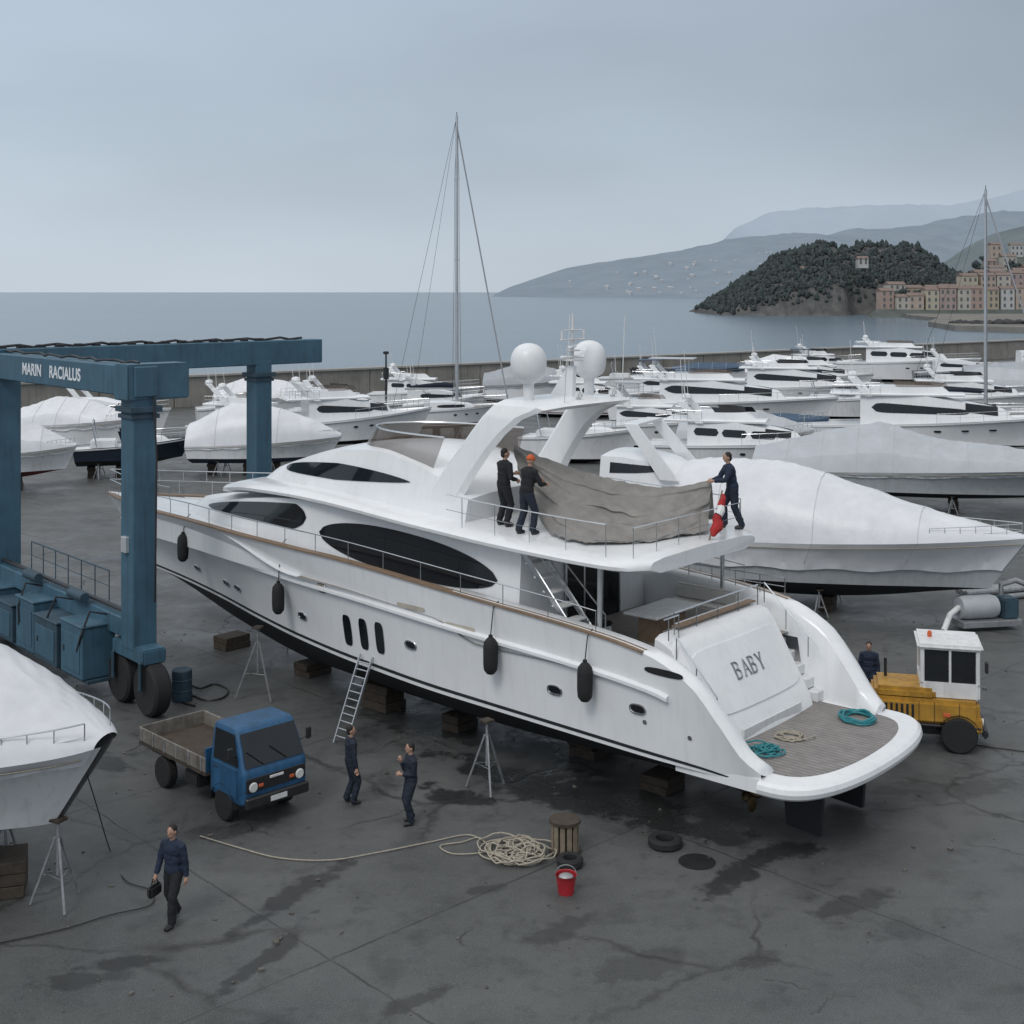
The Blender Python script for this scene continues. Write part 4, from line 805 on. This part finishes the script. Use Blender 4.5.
for s_ in (1,-1): MB().tube([(4.85,s_*2.62,3.1),(4.85,s_*2.62,5.4)],.055,10).build('deck_pillar',steel if s_<0 else alum,yt)
tb=MB().box((5.0,-.1,3.9),(1.0,1.9,.07),bev=.03).build('table',white,yt); MB().box((5.0,-.1,3.52),(.6,1.2,.68),bev=.03).build('cabinet',teak,tb)
sf=MB().box((4.0,-.3,3.42),(.6,3.0,.44),bev=.06); sf.box((3.78,-.3,3.78),(.2,3.0,.4),bev=.08); sf.box((5.2,-2.2,3.42),(1.9,.6,.44),bev=.06); sf.box((5.2,-2.48,3.8),(1.9,.18,.4),bev=.06); sf.build('sofa',mat('upholstery',(.62,.60,.56),.8,var=.06),yt)
MB().box((3.62,-.3,3.985),(.22,3.4,.04),bev=.01).build('coaming_trim',teak,yt)
b=MB().box((6.1,1.25,3.36),(.55,.9,.36),bev=.04).build('bench',gel,yt); MB().box((6.1,1.25,3.6),(.6,.95,.12),bev=.05).build('cushion',black,b)
stp=MB()
for k in range(7): stp.box((5.35+.27*k,2.25,3.35+.3*k),(.3,.62,.05),bev=.015)
so_=stp.build('stairs',white,yt)
for y in (1.93,2.57):
    sg=MB(); sg.beam((5.15,y,3.2),(7.15,y,5.4),.05,.16); sg.tube([(5.2,y,3.2),(5.2,y,4.1),(6.9,y,5.6)],.02,6); sg.build('stair_frame',steel,so_)
for s_ in (1,-1):
    MB().prism([(.2,.05),(1.0,.10),(1.1,1.45),(.1,1.45)],-.06,.06,lambda a,b,e:(a,s_*1.0+e,b)).build('rudder',antif,yt)
    sh=MB().tube([(5.5,s_*1.0,.95),(2.0,s_*1.0,.55)],.05,8); sh.beam((2.3,s_*1.0,.6),(2.4,s_*1.0,1.3),.22,.05); so2=sh.build('shaft',antif,yt)
    pr=MB().lathe([(.1,0),(.09,.25),(.02,.34)],Matrix.Translation((1.95,s_*1.0,.55))@Matrix.Rotation(R(-90),4,'Y'),10)
    for k in range(4):
        a=k*math.pi/2; pr.ell((1.87,s_*1.0+.24*math.cos(a),.55+.24*math.sin(a)),(.03,.2,.11),Matrix.Rotation(a,3,'X')@Matrix.Rotation(.5,3,'Y'))
    pr.build('propeller',mat('bronze',(.14,.10,.05),.4,metal=.8),so2)
def disc(u,v,rx,rz_,name,m,rim_=True,pw=.75):
    x,y,z=hpx(u,v)
    for s_ in (1,-1):
        c=MB(); N_=18; r1=[]
        for k in range(N_):
            a=2*math.pi*k/N_; px=x+rx*math.copysign(abs(math.cos(a))**pw,math.cos(a)); pz=z+rz_*math.copysign(abs(math.sin(a))**pw,math.sin(a)); r1.append(V((px,s_*(hullY(px,pz)+.018),pz)))
        c.add(r1+[V((x,s_*(y+.018),z))],[(k,(k+1)%N_,N_) for k in range(N_)]); o=c.build(name,m,hs)
        if rim_: MB().tube(r1,.022,6,closed=True).build('rim',steel,o)
for u,v in ((198,568),(227,583),(238,588),(411,645),(638,709),(555,690),(303,616)): disc(u,v,.20,.10,'porthole',glass)
disc(322,588,.20,.12,'porthole',mat('brass',(.45,.32,.12),.35,metal=.8))
for u,v in ((348,630),(364,634),(380,638)): disc(u,v,.17,.42,'hull_window',glass,rim_=False,pw=.5)
for u,v in ((411,607),(460,627)): disc(u,v,.5,.06,'vent',beige,rim_=False,pw=.4)
disc(664,673,.5,.08,'vent',black,rim_=False) 
for u in (645,690): disc(u,722 if u<660 else 738,.05,.05,'drain',steel,rim_=False)
flab=['black fender nearest the bow of the grand yacht, right of the lift post','black fender hanging above the ladder on the yacht side','black fender hanging amidships below the stair, third from the bow','black fender hanging nearest the stern of the grand yacht']
for (u,v,vt),lab in zip(((196,545,500),(288,596,555),(498,653,612),(592,679,640)),flab):
    x,y,z=hpx(u,v); y=max(y,hullY(x,z+.4))+.22; xw=YM@V((x,y,z)); t=E('fender',lab,'fender',xw,rz,'black fenders on the yacht')
    MB().lathe([(.03,-.45),(.09,-.43),(.16,-.34),(.175,-.18),(.175,.18),(.16,.31),(.09,.4),(.05,.43),(.05,.48)],Matrix(),16).build('fender_body',rubber,t)
    zc=tab(ZS,x)+.06; MB().tube([(0,0,.45),(0,-.10,zc-z-.1),(0,-.28,zc-z+.02)],.014,5).build('lanyard',black,t)
def ytag(o,label,cat,group=None): tag(o,label,cat,group); o.location=O; o.rotation_euler[2]=rz; return o
def cur(pts,a):
    k=a*(len(pts)-1); i=min(int(k),len(pts)-2); f=k-i
    p0=V(pts[max(0,i-1)]);p1=V(pts[i]);p2=V(pts[i+1]);p3=V(pts[min(len(pts)-1,i+2)])
    return .5*((2*p1)+(p2-p0)*f+(2*p0-5*p1+4*p2-p3)*f*f+(3*p1-p0-3*p2+p3)*f**3)
# canvas tied to the arch, sagging in irregular soft swags to the worker aft, inside the railing
TA=[(8.8,1.1,7.75),(7.8,.5,7.28),(6.8,-.2,6.92),(5.7,-1.05,6.68),(4.75,-1.95,6.86)]
TB=[(7.3,1.55,5.78),(6.6,1.95,5.76),(5.6,1.9,5.73),(4.85,.9,5.70),(4.4,-1.2,5.72)]
TC=[(8.7,-2.2,6.6),(7.6,-2.4,6.15),(6.6,-2.45,5.95),(5.6,-2.45,5.85),(4.9,-2.45,5.85)]
SW=[(.08,.20,.10,0.0,.06),(.22,.34,.15,.9,.10),(.40,.20,.09,-.8,.06),(.52,.30,.15,.5,.11),(.74,.14,.10,-.4,.07),(.88,.06,.09,.5,.06)]
secs=[]; NA=130; NBb=90
for i in range(NA+1):
    a=i/NA; A=cur(TA,a);B=cur(TB,a);C=cur(TC,a); s=[]
    for j in range(14):
        p=C.lerp(A,j/14); p.z-=.30*math.sin(j/14*math.pi)+.10*abs(math.sin(a*9+j*.3)); s.append(p)
    out=(V((B.x-A.x,B.y-A.y,0))).normalized()
    for j in range(NBb+1):
        b=j/NBb; p=A.lerp(B,b); hang=math.sin(b*math.pi)
        p-=out*.22*hang*(1-.4*a); p.z-=.10*hang
        d_=0
        for n_,(b0,sg_,am,ph,wd) in enumerate(SW):
            bc=b0*(.5+.5*math.sin(math.pi*a)**.5)+(sg_*.55)*(1-(2*a-1)**2)*(1-b0)+(a-.5)*ph*.25+.11*noise.noise(V((a*3.2,n_*3.1,2)))
            u_=(b-bc)/wd
            r_=math.exp(-(u_*1.2)**2) if u_<0 else math.exp(-(u_*2.1)**2)
            d_+=am*r_*max(0,.55+.9*noise.noise(V((a*3.5,n_*5.3,5)))+.35*math.sin(math.pi*a))
        pl_=abs(math.sin(a*14+3.4*noise.noise(V((a*3,b*2,7)))+1.6*b))
        d_+=.15*(1-pl_)**1.6*sm((b-.40)/.6)+.16*noise.noise(V((a*3.5,b*2.4,8)))*hang+.06*noise.noise(V((a*11,b*7,3)))*hang
        p+=out*d_; p.z-=d_*.15
        p+=V((noise.noise(p*3.7),noise.noise(p*3.9+V((9,0,0))),noise.noise(p*4.1+V((0,9,0)))))*.035
        if j==NBb: p.z=max(5.66,p.z)+.04*abs(math.sin(a*37))
        s.append(p)
    secs.append(s)
ytag(MB().loft(secs).build('tarpaulin',tarpm,ang=80),'grey beige tarpaulin draped loosely over the aft flybridge and held by three workers','tarpaulin')
t=E('ensign','furled red and white ensign on a leaning staff at the aft flybridge edge','flag',YM@V((3.95,-.55,5.63)),rz)
MB().tube([(0,0,0),(-.05,-.52,1.15)],.022,6).build('staff',teak,t)
fp=[V((-.08,-.05-.45*k/10,.12+.95*k/10))+V((.03*math.sin(k*1.9)-.03,.03*math.cos(k*1.3),0)) for k in range(11)]
MB().tube(fp[:6],[.05,.11,.14,.13,.11,.10],9).build('red_band',red,t); MB().tube(fp[5:8],[.105,.10,.09],9).build('white_band',white,t); MB().tube(fp[7:],[.095,.085,.06,.035],9).build('red_band',red,t)
def coil(name,loc,r,m,label,cat,rad=.022,turns=7,h=.04,sp_=.3,jit=.16):
    mb=MB(); pts=[]; cx=[(rnd.uniform(-jit,jit)*r*1.6,rnd.uniform(-jit,jit)*r*1.6,rnd.uniform(1-sp_,1),rnd.uniform(.7,1.1),rnd.uniform(0,3)) for _ in range(turns+2)]
    for k in range(turns*22):
        a=2*math.pi*k/22; q=k/22; i=int(q); f=sm(q-i); c0,c1=cx[i],cx[i+1]; g=[lerp(c0[n_],c1[n_],f) for n_ in range(5)]
        x=r*g[2]*math.cos(a)*1.1; y=r*g[2]*g[3]*math.sin(a); x,y=x*math.cos(g[4])-y*math.sin(g[4]),x*math.sin(g[4])+y*math.cos(g[4])
        pts.append(V((x+g[0],y+g[1],rad+h*(q/turns)*(.4+.6*abs(math.sin(k*.7)))+.008*math.sin(k))))
    mb.tube(pts,rad,6); o=tag(mb.build(name,m),label,cat); o.location=loc; return o
coil('hose_coil',YM@V((.7,-1.75,1.715)),.42,teal,'coiled teal hose on the starboard side of the swim platform','hose',.028,6,.12,.25,.05)
coil('hose_coil',YM@V((1.3,1.5,1.715)),.33,teal,'tangled teal rope on the port side of the swim platform','rope',.02,8,.1,.6,.4)
coil('rope_coil',YM@V((1.15,.25,1.715)),.36,rope,'loose pale rope lying in the middle of the swim platform','rope',.016,6,.05,.6,.5)
for (x,y,d,lab) in ((21.8,0,(.7,1.0,.42),'timber keel block under the forefoot of the grand yacht'),(17.5,.2,(.7,1.0,.4),'timber block under the yacht beside the front jack stand'),(13.6,1.0,(1.0,.8,.7),'tall brown timber crate block under the yacht behind the ladder'),(10.8,.9,(.6,.8,.42),'timber block under the yacht between ladder and rear jack stand'),(7,.0,(.8,1.2,.5),'timber keel block amidships in the shade of the hull'),(4.3,.9,(.8,.8,.38),'low timber block under the stern quarter of the yacht')):
    block(YM@V((x,y,0)),d,rz,lab)
stand(G(258,698),2.05,'tripod jack stand propping the yacht forward, left of the ladder',None)
stand(G(487,790),1.65,'tripod jack stand propping the yacht amidships, right of the ladder',None)
for x in (20,14,8,3.5):
    stand(YM@V((x,-2.4 if x<17 else -1.4,0)),1.6,'jack stand propping the hidden starboard side of the grand yacht','jack stands on the starboard side of the grand yacht')
x,y,z=hpx(368,655); top_=YM@V((x,y+.05,z)); base=G(340,745); t=E('ladder','aluminium ladder leaning against the side of the grand yacht','ladder',base)
dv=top_-base; sd=dv.cross(V((0,0,1))).normalized()*.23
for s_ in (1,-1): MB().beam(sd*s_,dv+sd*s_,.035,.075,.005).build('rail',alum,t)
for k in range(1,12): MB().tube([dv*(k/12)-sd,dv*(k/12)+sd],.018,6).build('rung',alum,t)
# ---------------------------------------------------------------- travel lift
A=V((-10.42,36.3,0));B_=V((-17.35,44.2,0));C_=V((-10.0,51.4,0)); ab=(B_-A).normalized(); bc=(C_-B_).normalized()
t=E('travel_lift','tall blue travel lift gantry on rubber wheels at the left of the yard','boat lift',A)
z_=lambda p,z:V((p.x-A.x,p.y-A.y,z)); ang=math.atan2(ab.y,ab.x)
for p in (A,B_,C_): MB().box(z_(p,5.3),(.76,.72,7.2) if p is not B_ else (1.0,.95,7.2),ang,.03).build('post',blue,t)
tb=MB(); tb.beam(z_(A-ab*.5,9.12),z_(B_+ab*.6,9.12),.7,.85,.03); tb.build('top_beam',blue,t)
sv=V((ab.y,-ab.x,0)); sv=sv if sv.y<0 else -sv
mid=(A+B_)/2
text('MARIN',.52,ltxt,t,frame(z_(mid+ab*1.65+sv*.36,9.12),-ab,(0,0,1)),off=.012)
text('RACIALUS',.52,ltxt,t,frame(z_(mid-ab*.95+sv*.36,9.12),-ab,(0,0,1)),off=.012)
MB().beam(z_(B_-bc*.3,9.2),z_(C_+bc*2.8,9.2),.75,.95,.03).build('cross_beam',blue,t)
MB().beam(z_(A-bc*.55,9.1),z_(A+bc*1.35,9.1),.85,1.0,.04).build('beam_head',blue,t)
for p in (A,C_):
    cb_=MB(); cb_.box(z_(p,8.35),(1.0,.95,.16),ang); cb_.box(z_(p,8.15),(.88,.84,.12),ang); cb_.build('collar',blued,t)
MB().beam(z_(A,2.2),z_(B_,2.2),.6,.55,.03).build('lower_beam',blue,t)
hyd=MB()
for k in range(4): hyd.tube([z_(A+ab*.6,2.55)+V((.12*k-.2,-.1*k,.06)),z_(A.lerp(B_,.5),2.5)+V((.12*k-.2,-.1*k,.1)),z_(B_-ab*.5,2.55)+V((.12*k-.2,-.1*k,.06))],.045,6)
for k in range(3):
    q=A+ab*(1.4+2.4*k)+sv*.62; hyd.tube([z_(q,2.4)-sv*.3,z_(q,2.55)+sv*.2,z_(q,1.9)+sv*.46+ab*.1*math.sin(k*2),z_(q,1.4)+sv*.45+ab*.3*math.cos(k)],.032,6)
hyd.build('hydraulic_pipe',black,t)
for k,(f_,l,h,dp) in enumerate(((2.15,1.5,1.45,1.0),(3.95,1.7,1.25,1.1),(5.75,1.4,1.5,.95),(7.5,1.5,1.1,1.0),(9.1,1.2,1.3,.9))):
    c=A+ab*f_+sv*.55; bx=MB(); bx.box(z_(c,.62+h/2),(l,dp,h),ang,.03); bx.box(z_(c,.66+h),(l+.06,dp+.06,.07),ang,.02); bo_=bx.build('equipment_box',blue if k%2==0 else blued,t)
    MB().box(z_(c+sv*(dp/2+.012),.62+h*.48),(l*.82,.02,h*.72),ang,.008).build('panel_door',blue,bo_)
    MB().box(z_(c+sv*(dp/2+.03)+ab*l*.3,.62+h*.5),(.05,.03,.16),ang,.005).build('handle',black,bo_)
for f_ in (3.1,6.6): MB().tube([z_(A+ab*(f_-.5)+sv*.45,2.66),z_(A+ab*(f_+.5)+sv*.45,2.66)],.15,12).build('air_tank',blued,t)
MB().box(z_(A+ab*5.6+sv*.45,.56),(8.6,.95,.1),ang).build('platform',blued,t)
rl=MB(); rail(rl,[z_(A+ab*(2.5+1.0*k)-sv*.25,2.48) for k in range(7)],.9,.022,1); rl.build('guard_rail',blued,t)
ho=MB()
for k in range(16): ho.box(z_(B_.lerp(C_,k/15),9.72),(.3,.25,.12),rnd.random(),.02)
ho.tube([z_(B_.lerp(C_,k/20),9.74)+V((.1*math.sin(k*1.3),0,.05*math.sin(k*2.1))) for k in range(25)],.05,6); ho.tube([z_(A.lerp(B_,k/20),9.62)+V((.08*math.sin(k),0,.04*math.sin(k*2.3))) for k in range(21)],.04,6)
ho.build('hydraulic_hose',black,t)
MB().tube([z_(A,9.3)+sv*.1+V((.5,-.1,0)),z_(A,7)+V((.58,-.3,0)),z_(A,3.0)+V((.52,-.25,0))],.03,6).build('hanging_hose',black,t)
MB().box(z_(A,4.6)+sv*.40,(.3,.14,.45),ang,.02).build('control_box',greyh,t)
def wheel(parent,c,r,w_,axis,rm_=blue):
    M=Matrix.Translation(V(c))@V(axis).to_track_quat('Z','Y').to_matrix().to_4x4()
    ty=MB().lathe([(r*.55,-w_/2),(r*.9,-w_/2),(r,-w_*.36),(r*1.0,w_*.36),(r*.9,w_/2),(r*.55,w_/2)],M,26); o=ty.build('tyre',rubber,parent)
    rim=MB().lathe([(.04,-w_*.38),(r*.4,-w_*.3),(r*.56,-w_*.46),(r*.56,w_*.46),(r*.4,w_*.3),(.04,w_*.38)],M,20)
    for k in range(6):
        a=k*math.pi/3; rim.tube([M@V((r*.25*math.cos(a),r*.25*math.sin(a),-w_*.42)),M@V((r*.25*math.cos(a),r*.25*math.sin(a),w_*.42))],r*.035,5)
    rim.build('rim',rm_,o); return o
for p in (A,B_,C_):
    for k in (-.85,.85): wheel(t,z_(p+ab*k,.72),.72,.5,sv)
    MB().beam(z_(p-ab*1.0,1.62),z_(p+ab*1.0,1.62),.68,.42,.04).build('bogie',blue,t)
    for k in (-.85,.85): MB().beam(z_(p+ab*k,1.5)+sv*.36,z_(p+ab*k,.72)+sv*.36,.16,.09).build('wheel_fork',blued,t)
# ---------------------------------------------------------------- vehicles
def quad(p,m,name,parent): return MB().add(p,[(0,1,2,3)]).build(name,m,parent)
fa=V((-5.75,29.1,0)); dr=V((.70,-.72,0)).normalized(); t=E('flatbed_truck','small blue flatbed truck with an open empty bed parked beside the yacht','truck',fa-dr*1.3,math.atan2(dr.y,dr.x))
cab=MB(); secs=[]
for b,x0,x1,wd in ((.5,.74,2.06,.80),(.56,.72,2.12,.83),(1.14,.72,2.13,.835),(1.24,.72,2.11,.83),(1.30,.73,2.07,.82),(1.70,.76,1.90,.79),(2.0,.80,1.74,.76),(2.06,.84,1.66,.73),(2.08,.92,1.56,.66)):
    ring=[]
    for k in range(40):
        a_=2*math.pi*k/40; ca,sa=math.cos(a_),math.sin(a_); ring.append(V(((x0+x1)/2+(x1-x0)/2*math.copysign(abs(ca)**.13,ca),wd*math.copysign(abs(sa)**.13,sa),b)))
    secs.append(ring)
cab.loft(secs,cap0=True,cap1=True,ring=True); cab=cab.build('cab',tblue,t,ang=28)
quad([(2.10,.75,1.31),(2.10,-.75,1.31),(1.78,-.70,1.97),(1.78,.70,1.97)],glass,'windscreen',cab)
for s_ in (1,-1):
    quad([(.92,s_*.832,1.31),(1.92,s_*.830,1.31),(1.68,s_*.775,1.96),(.92,s_*.775,1.96)],glass,'side_window',cab)
    dd=MB().boxm(Matrix.Translation((1.4,s_*.838,.95)),(.95,.02,.62),.008).build('door',tblue,cab); MB().box((1.05,s_*.855,1.15),(.14,.02,.03)).build('handle',black,dd)
    MB().lathe([(.02,0),(.10,0),(.11,.03),(.09,.05)],Matrix.Translation((2.135,s_*.60,.90))@Matrix.Rotation(R(90),4,'Y'),14).build('headlight',lampm,cab)
    MB().box((2.15,s_*.40,.90),(.03,.12,.07)).build('indicator',orange,cab)
    mi=MB().tube([(1.8,s_*.80,1.5),(1.9,s_*1.0,1.6)],.015,5); mi.box((1.9,s_*1.02,1.65),(.06,.14,.26),bev=.02); mi.build('mirror',black,cab)
    for x in (1.3,-1.35): wheel(t,(x,s_*.72,.36),.36,.24,(0,1,0),galv)
    MB().box((-1.35,s_*.72,.78),(.85,.28,.04)).build('mudguard',black,t)
    MB().loft([[V((1.3+.46*math.cos(a_),s_*(.60+.255*k),.36+.46*math.sin(a_))) for a_ in [math.pi*q/10 for q in range(11)]] for k in (0,1)]).build('wheel_arch',black,cab)
MB().box((2.18,0,.58),(.12,1.62,.24),bev=.03).build('bumper',black,cab)
MB().box((2.135,0,.94),(.03,1.52,.30)).build('grille',black,cab); MB().box((2.245,0,.58),(.01,.42,.11),bev=0).build('number_plate',white,cab)
MB().box((2.155,0,1.02),(.02,.36,.06)).build('badge',white,cab)
for y_ in (.3,-.3): MB().tube([(2.115,y_,1.33),(1.97,y_-.35,1.63)],.012,4).build('wiper',black,cab)
MB().box((-.2,0,.58),(3.9,.8,.16)).build('chassis',black,t)
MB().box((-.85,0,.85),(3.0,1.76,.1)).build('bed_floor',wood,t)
wb=mat('worn_board',(.19,.175,.155),.75,var=.45,scale=3,streak=.7)
for s_ in (1,-1):
    sb=MB().box((-.85,s_*.87,1.05),(3.0,.04,.32)).build('side_board',wb,t)
    for k in range(6): MB().box((-2.2+.54*k,s_*.897,1.05),(.05,.02,.32),bev=.005).build('hinge_rib',galv,sb)
MB().box((-2.34,0,1.05),(.04,1.74,.32)).build('tailgate',wb,t); MB().box((.63,0,1.15),(.05,1.74,.55)).build('headboard',tblue,t)
MB().box((-.1,-.6,.55),(.6,.4,.32),bev=.04).build('fuel_tank',black,t)
yl=V((10.7,33.6,0)); t=E('yard_tractor','yellow yard tractor with a white cab parked behind the yacht stern','tractor',yl,R(-14))
bd=MB().box((-.1,0,.98),(2.7,1.6,.62),bev=.10); bd.box((-.55,0,1.38),(1.5,1.35,.3),bev=.09); bd.box((1.05,0,.72),(.5,1.62,.4),bev=.05); bo=bd.build('body',yellow,t)
MB().box((0,0,.48),(2.4,.9,.3)).build('chassis',black,t)
gr=MB()
for k in range(7): gr.box((-1.15+.13*k,-.812,1.0),(.06,.02,.34))
gr.build('grille',black,bo)
for a in (.15,.75,-.22): MB().box((a,-.806,.98),(.012,.012,.56),bev=0).build('panel_seam',black,bo)
for s_ in (1,-1): MB().lathe([(.02,0),(.09,0),(.1,.04)],Matrix.Translation((1.30,s_*.6,.78))@Matrix.Rotation(R(90),4,'Y'),12).build('headlight',lampm,bo); MB().box((.45,s_*.815,.95),(.18,.02,.1)).build('indicator',orange,bo)
MB().box((-.1,0,.66),(2.75,1.64,.06),bev=.02).build('trim_strip',black,bo)
wc=MB(); wc.box((.55,.2,1.5),(1.45,1.5,.5),bev=.06)
for a in (-.12,1.22):
    for s_ in (1,-1): wc.box((a,s_*.69+.2,2.1),(.1,.1,.9),bev=.02)
wc.box((.55,.2,2.58),(1.6,1.62,.14),bev=.06); wc.box((.55,-.5,2.1),(.06,.07,.9),bev=.01); co_=wc.build('cab',white,t)
MB().box((.55,.2,2.1),(1.36,1.4,.86),bev=.0).build('cab_glass',glass,co_)
MB().box((1.4,-.75,2.2),(.08,.16,.28),bev=.02).build('mirror',black,co_); MB().lathe([(.05,2.65),(.06,2.72),(.05,2.79),(.02,2.81)],Matrix.Translation((.1,.2,0)),10).build('beacon',orange,co_)
for x in (-.8,.75):
    for s_ in (1,-1):
        wheel(t,(x,s_*.70,.45),.45,.32,(0,1,0),yellow)
        MB().loft([[V((x+.52*math.cos(a_),s_*(.56+.3*k),.45+.52*math.sin(a_))) for a_ in [math.pi*q/8 for q in range(9)]] for k in (0,1)]).build('mudguard',black,t)
MB().tube([(-1.0,.3,1.4),(-1.0,.3,2.0)],.04,8).build('exhaust',black,bo)
MB().box((1.38,0,.5),(.14,1.5,.2),bev=.04).build('bumper',black,bo)
t=E('pump_unit','grey pump unit with fat pipes on the ground under the covered yacht bow','machine',G(985,628),.2)
MB().box((0,0,.25),(2.2,1.0,.2)).build('skid',galv,t); MB().lathe([(.02,-.7),(.35,-.68),(.4,-.5),(.4,.5),(.35,.68),(.02,.7)],Matrix.Translation((-.3,0,.75))@Matrix.Rotation(R(90),4,'Y'),18).build('tank',greyh,t)
MB().box((.8,0,.7),(.6,.7,.7),bev=.05).build('motor',blued,t)
MB().tube([(.8,.3,1.0),(.8,.3,1.4),(1.3,.2,1.55),(1.9,0,1.3),(2.4,-.1,.6)],.1,10).build('pipe',galv,t); MB().tube([(-1,0,.75),(-1.5,-.3,.6),(-1.9,-.6,.15)],.1,10).build('pipe',white,t)
pp=MB()
for k in range(6): pp.tube([(0,.24*(k%3)+.12*(k//3),.13+.22*(k//3)),(3.4,.24*(k%3)+.12*(k//3),.13+.22*(k//3))],.11,10)
o=tag(pp.build('pipe_stack',galv),'stack of grey pipes on the ground at the right edge','pipes'); o.location=G(968,604); o.rotation_euler[2]=.35
# ---------------------------------------------------------------- yard clutter
c=G(516,856); coil('rope_heap',c,.54,rope,'heap of tangled pale mooring rope on the asphalt in front of the yacht','rope',.017,20,.17,.65,.42)
def smooth(pts,n=8): return [cur(pts,k/(n*(len(pts)-1))) for k in range(n*(len(pts)-1)+1)]
tl=MB(); tl.tube(smooth([c+V((-.5,.1,.03))]+[G(u,v,.03) for u,v in ((480,838),(462,842),(440,846),(455,854),(490,850),(470,835),(430,842),(380,852),(330,860),(280,858),(240,848),(200,836))]),.014,6)
tag(tl.build('rope',rope),'long pale rope trailing left across the asphalt from the rope heap','rope')
t=E('cable_drum','small wooden slatted drum standing beside the rope heap','drum',G(565,852),.3)
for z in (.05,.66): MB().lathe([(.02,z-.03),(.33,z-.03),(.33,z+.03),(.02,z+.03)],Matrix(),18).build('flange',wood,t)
sl=MB()
for k in range(12): a=k*math.pi/6; sl.box((.27*math.cos(a),.27*math.sin(a),.355),(.03,.1,.56),a,.004)
sl.build('slats',mat('pale_slats',(.22,.18,.13),.85,var=.4,scale=6),t)
def tyre(loc,r,w_,label):
    o=tag(MB().lathe([(r*.55,.02),(r*.85,0),(r,w_*.25),(r,w_*.75),(r*.85,w_),(r*.55,w_-.02),(r*.5,w_*.5),(r*.55,.02)],Matrix(),24).build('tyre',rubber),label,'tyre'); o.location=loc
tyre(G(570,866),.27,.2,'old black tyre lying between the wooden drum and the red bucket'); tyre(G(665,846),.36,.2,'old black tyre lying flat on the asphalt below the stern')
o=MB().lathe([(.02,.0),(.36,.0),(.38,.012),(.02,.014)],Matrix(),24).build('manhole_cover',black); tag(o,'dark round manhole cover in the asphalt right of the old tyre','manhole cover'); o.location=G(697,862)
t=E('bucket','red plastic bucket standing on the asphalt below the rope heap','bucket',G(566,893)); MB().lathe([(.15,0),(.2,.36),(.215,.37),(.2,.34),(.14,.03)],Matrix(),20).build('pail',redp,t)
MB().tube([(.2*math.cos(a),.03,.36+.17*math.sin(a)) for a in [k*math.pi/10 for k in range(11)]],.01,5).build('handle',galv,t); MB().ell((0,0,.31),(.15,.13,.07)).build('rag',galv,t)
tag(MB().tube(smooth([G(u,v,.03) for u,v in ((175,690),(190,694),(205,700),(222,698),(228,690),(215,684),(200,688),(185,684),(180,700),(195,706))]),.03,6).build('hose',black),'black hose lying on the ground beside the lift wheel','hose')
tag(MB().tube(smooth([P(84,765,24.6),P(95,800,25),G(110,850,.03),G(125,880,.03),G(150,890,.03),G(150,905,.03),G(110,915,.03),G(60,930,.03),G(-10,945,.03)]),.012,5).build('mooring_line',black),'dark line hanging from the left foreground bow to the ground','rope')
tag(MB().tube(smooth([G(u,v,.03) for u,v in ((975,745),(1000,748),(1030,752))]),.02,5).build('cable',black),'black cable on the ground right of the yellow tractor','cable')
q=tag(MB().lathe([(.02,0),(.28,0),(.29,.03),(.28,.28),(.3,.3),(.28,.32),(.28,.58),(.3,.6),(.28,.62),(.28,.86),(.26,.88),(.02,.87)],Matrix(),20).build('barrel',blued),'upright dark blue barrel beside the lift wheel','barrel'); q.location=G(182,700)
t=E('lamp_post','thin dark lamp post standing by the breakwater left of the tall mast','lamp post',G(386,425)); MB().tube([(0,0,0),(0,0,6.2)],[.12,.07],8).build('pole',black,t); MB().box((0,0,6.3),(.5,.3,.25),bev=.05).build('lamp_head',black,t); MB().tube([(0,0,4),(0,0,5)],.25,8).build('signal_box',black,t)
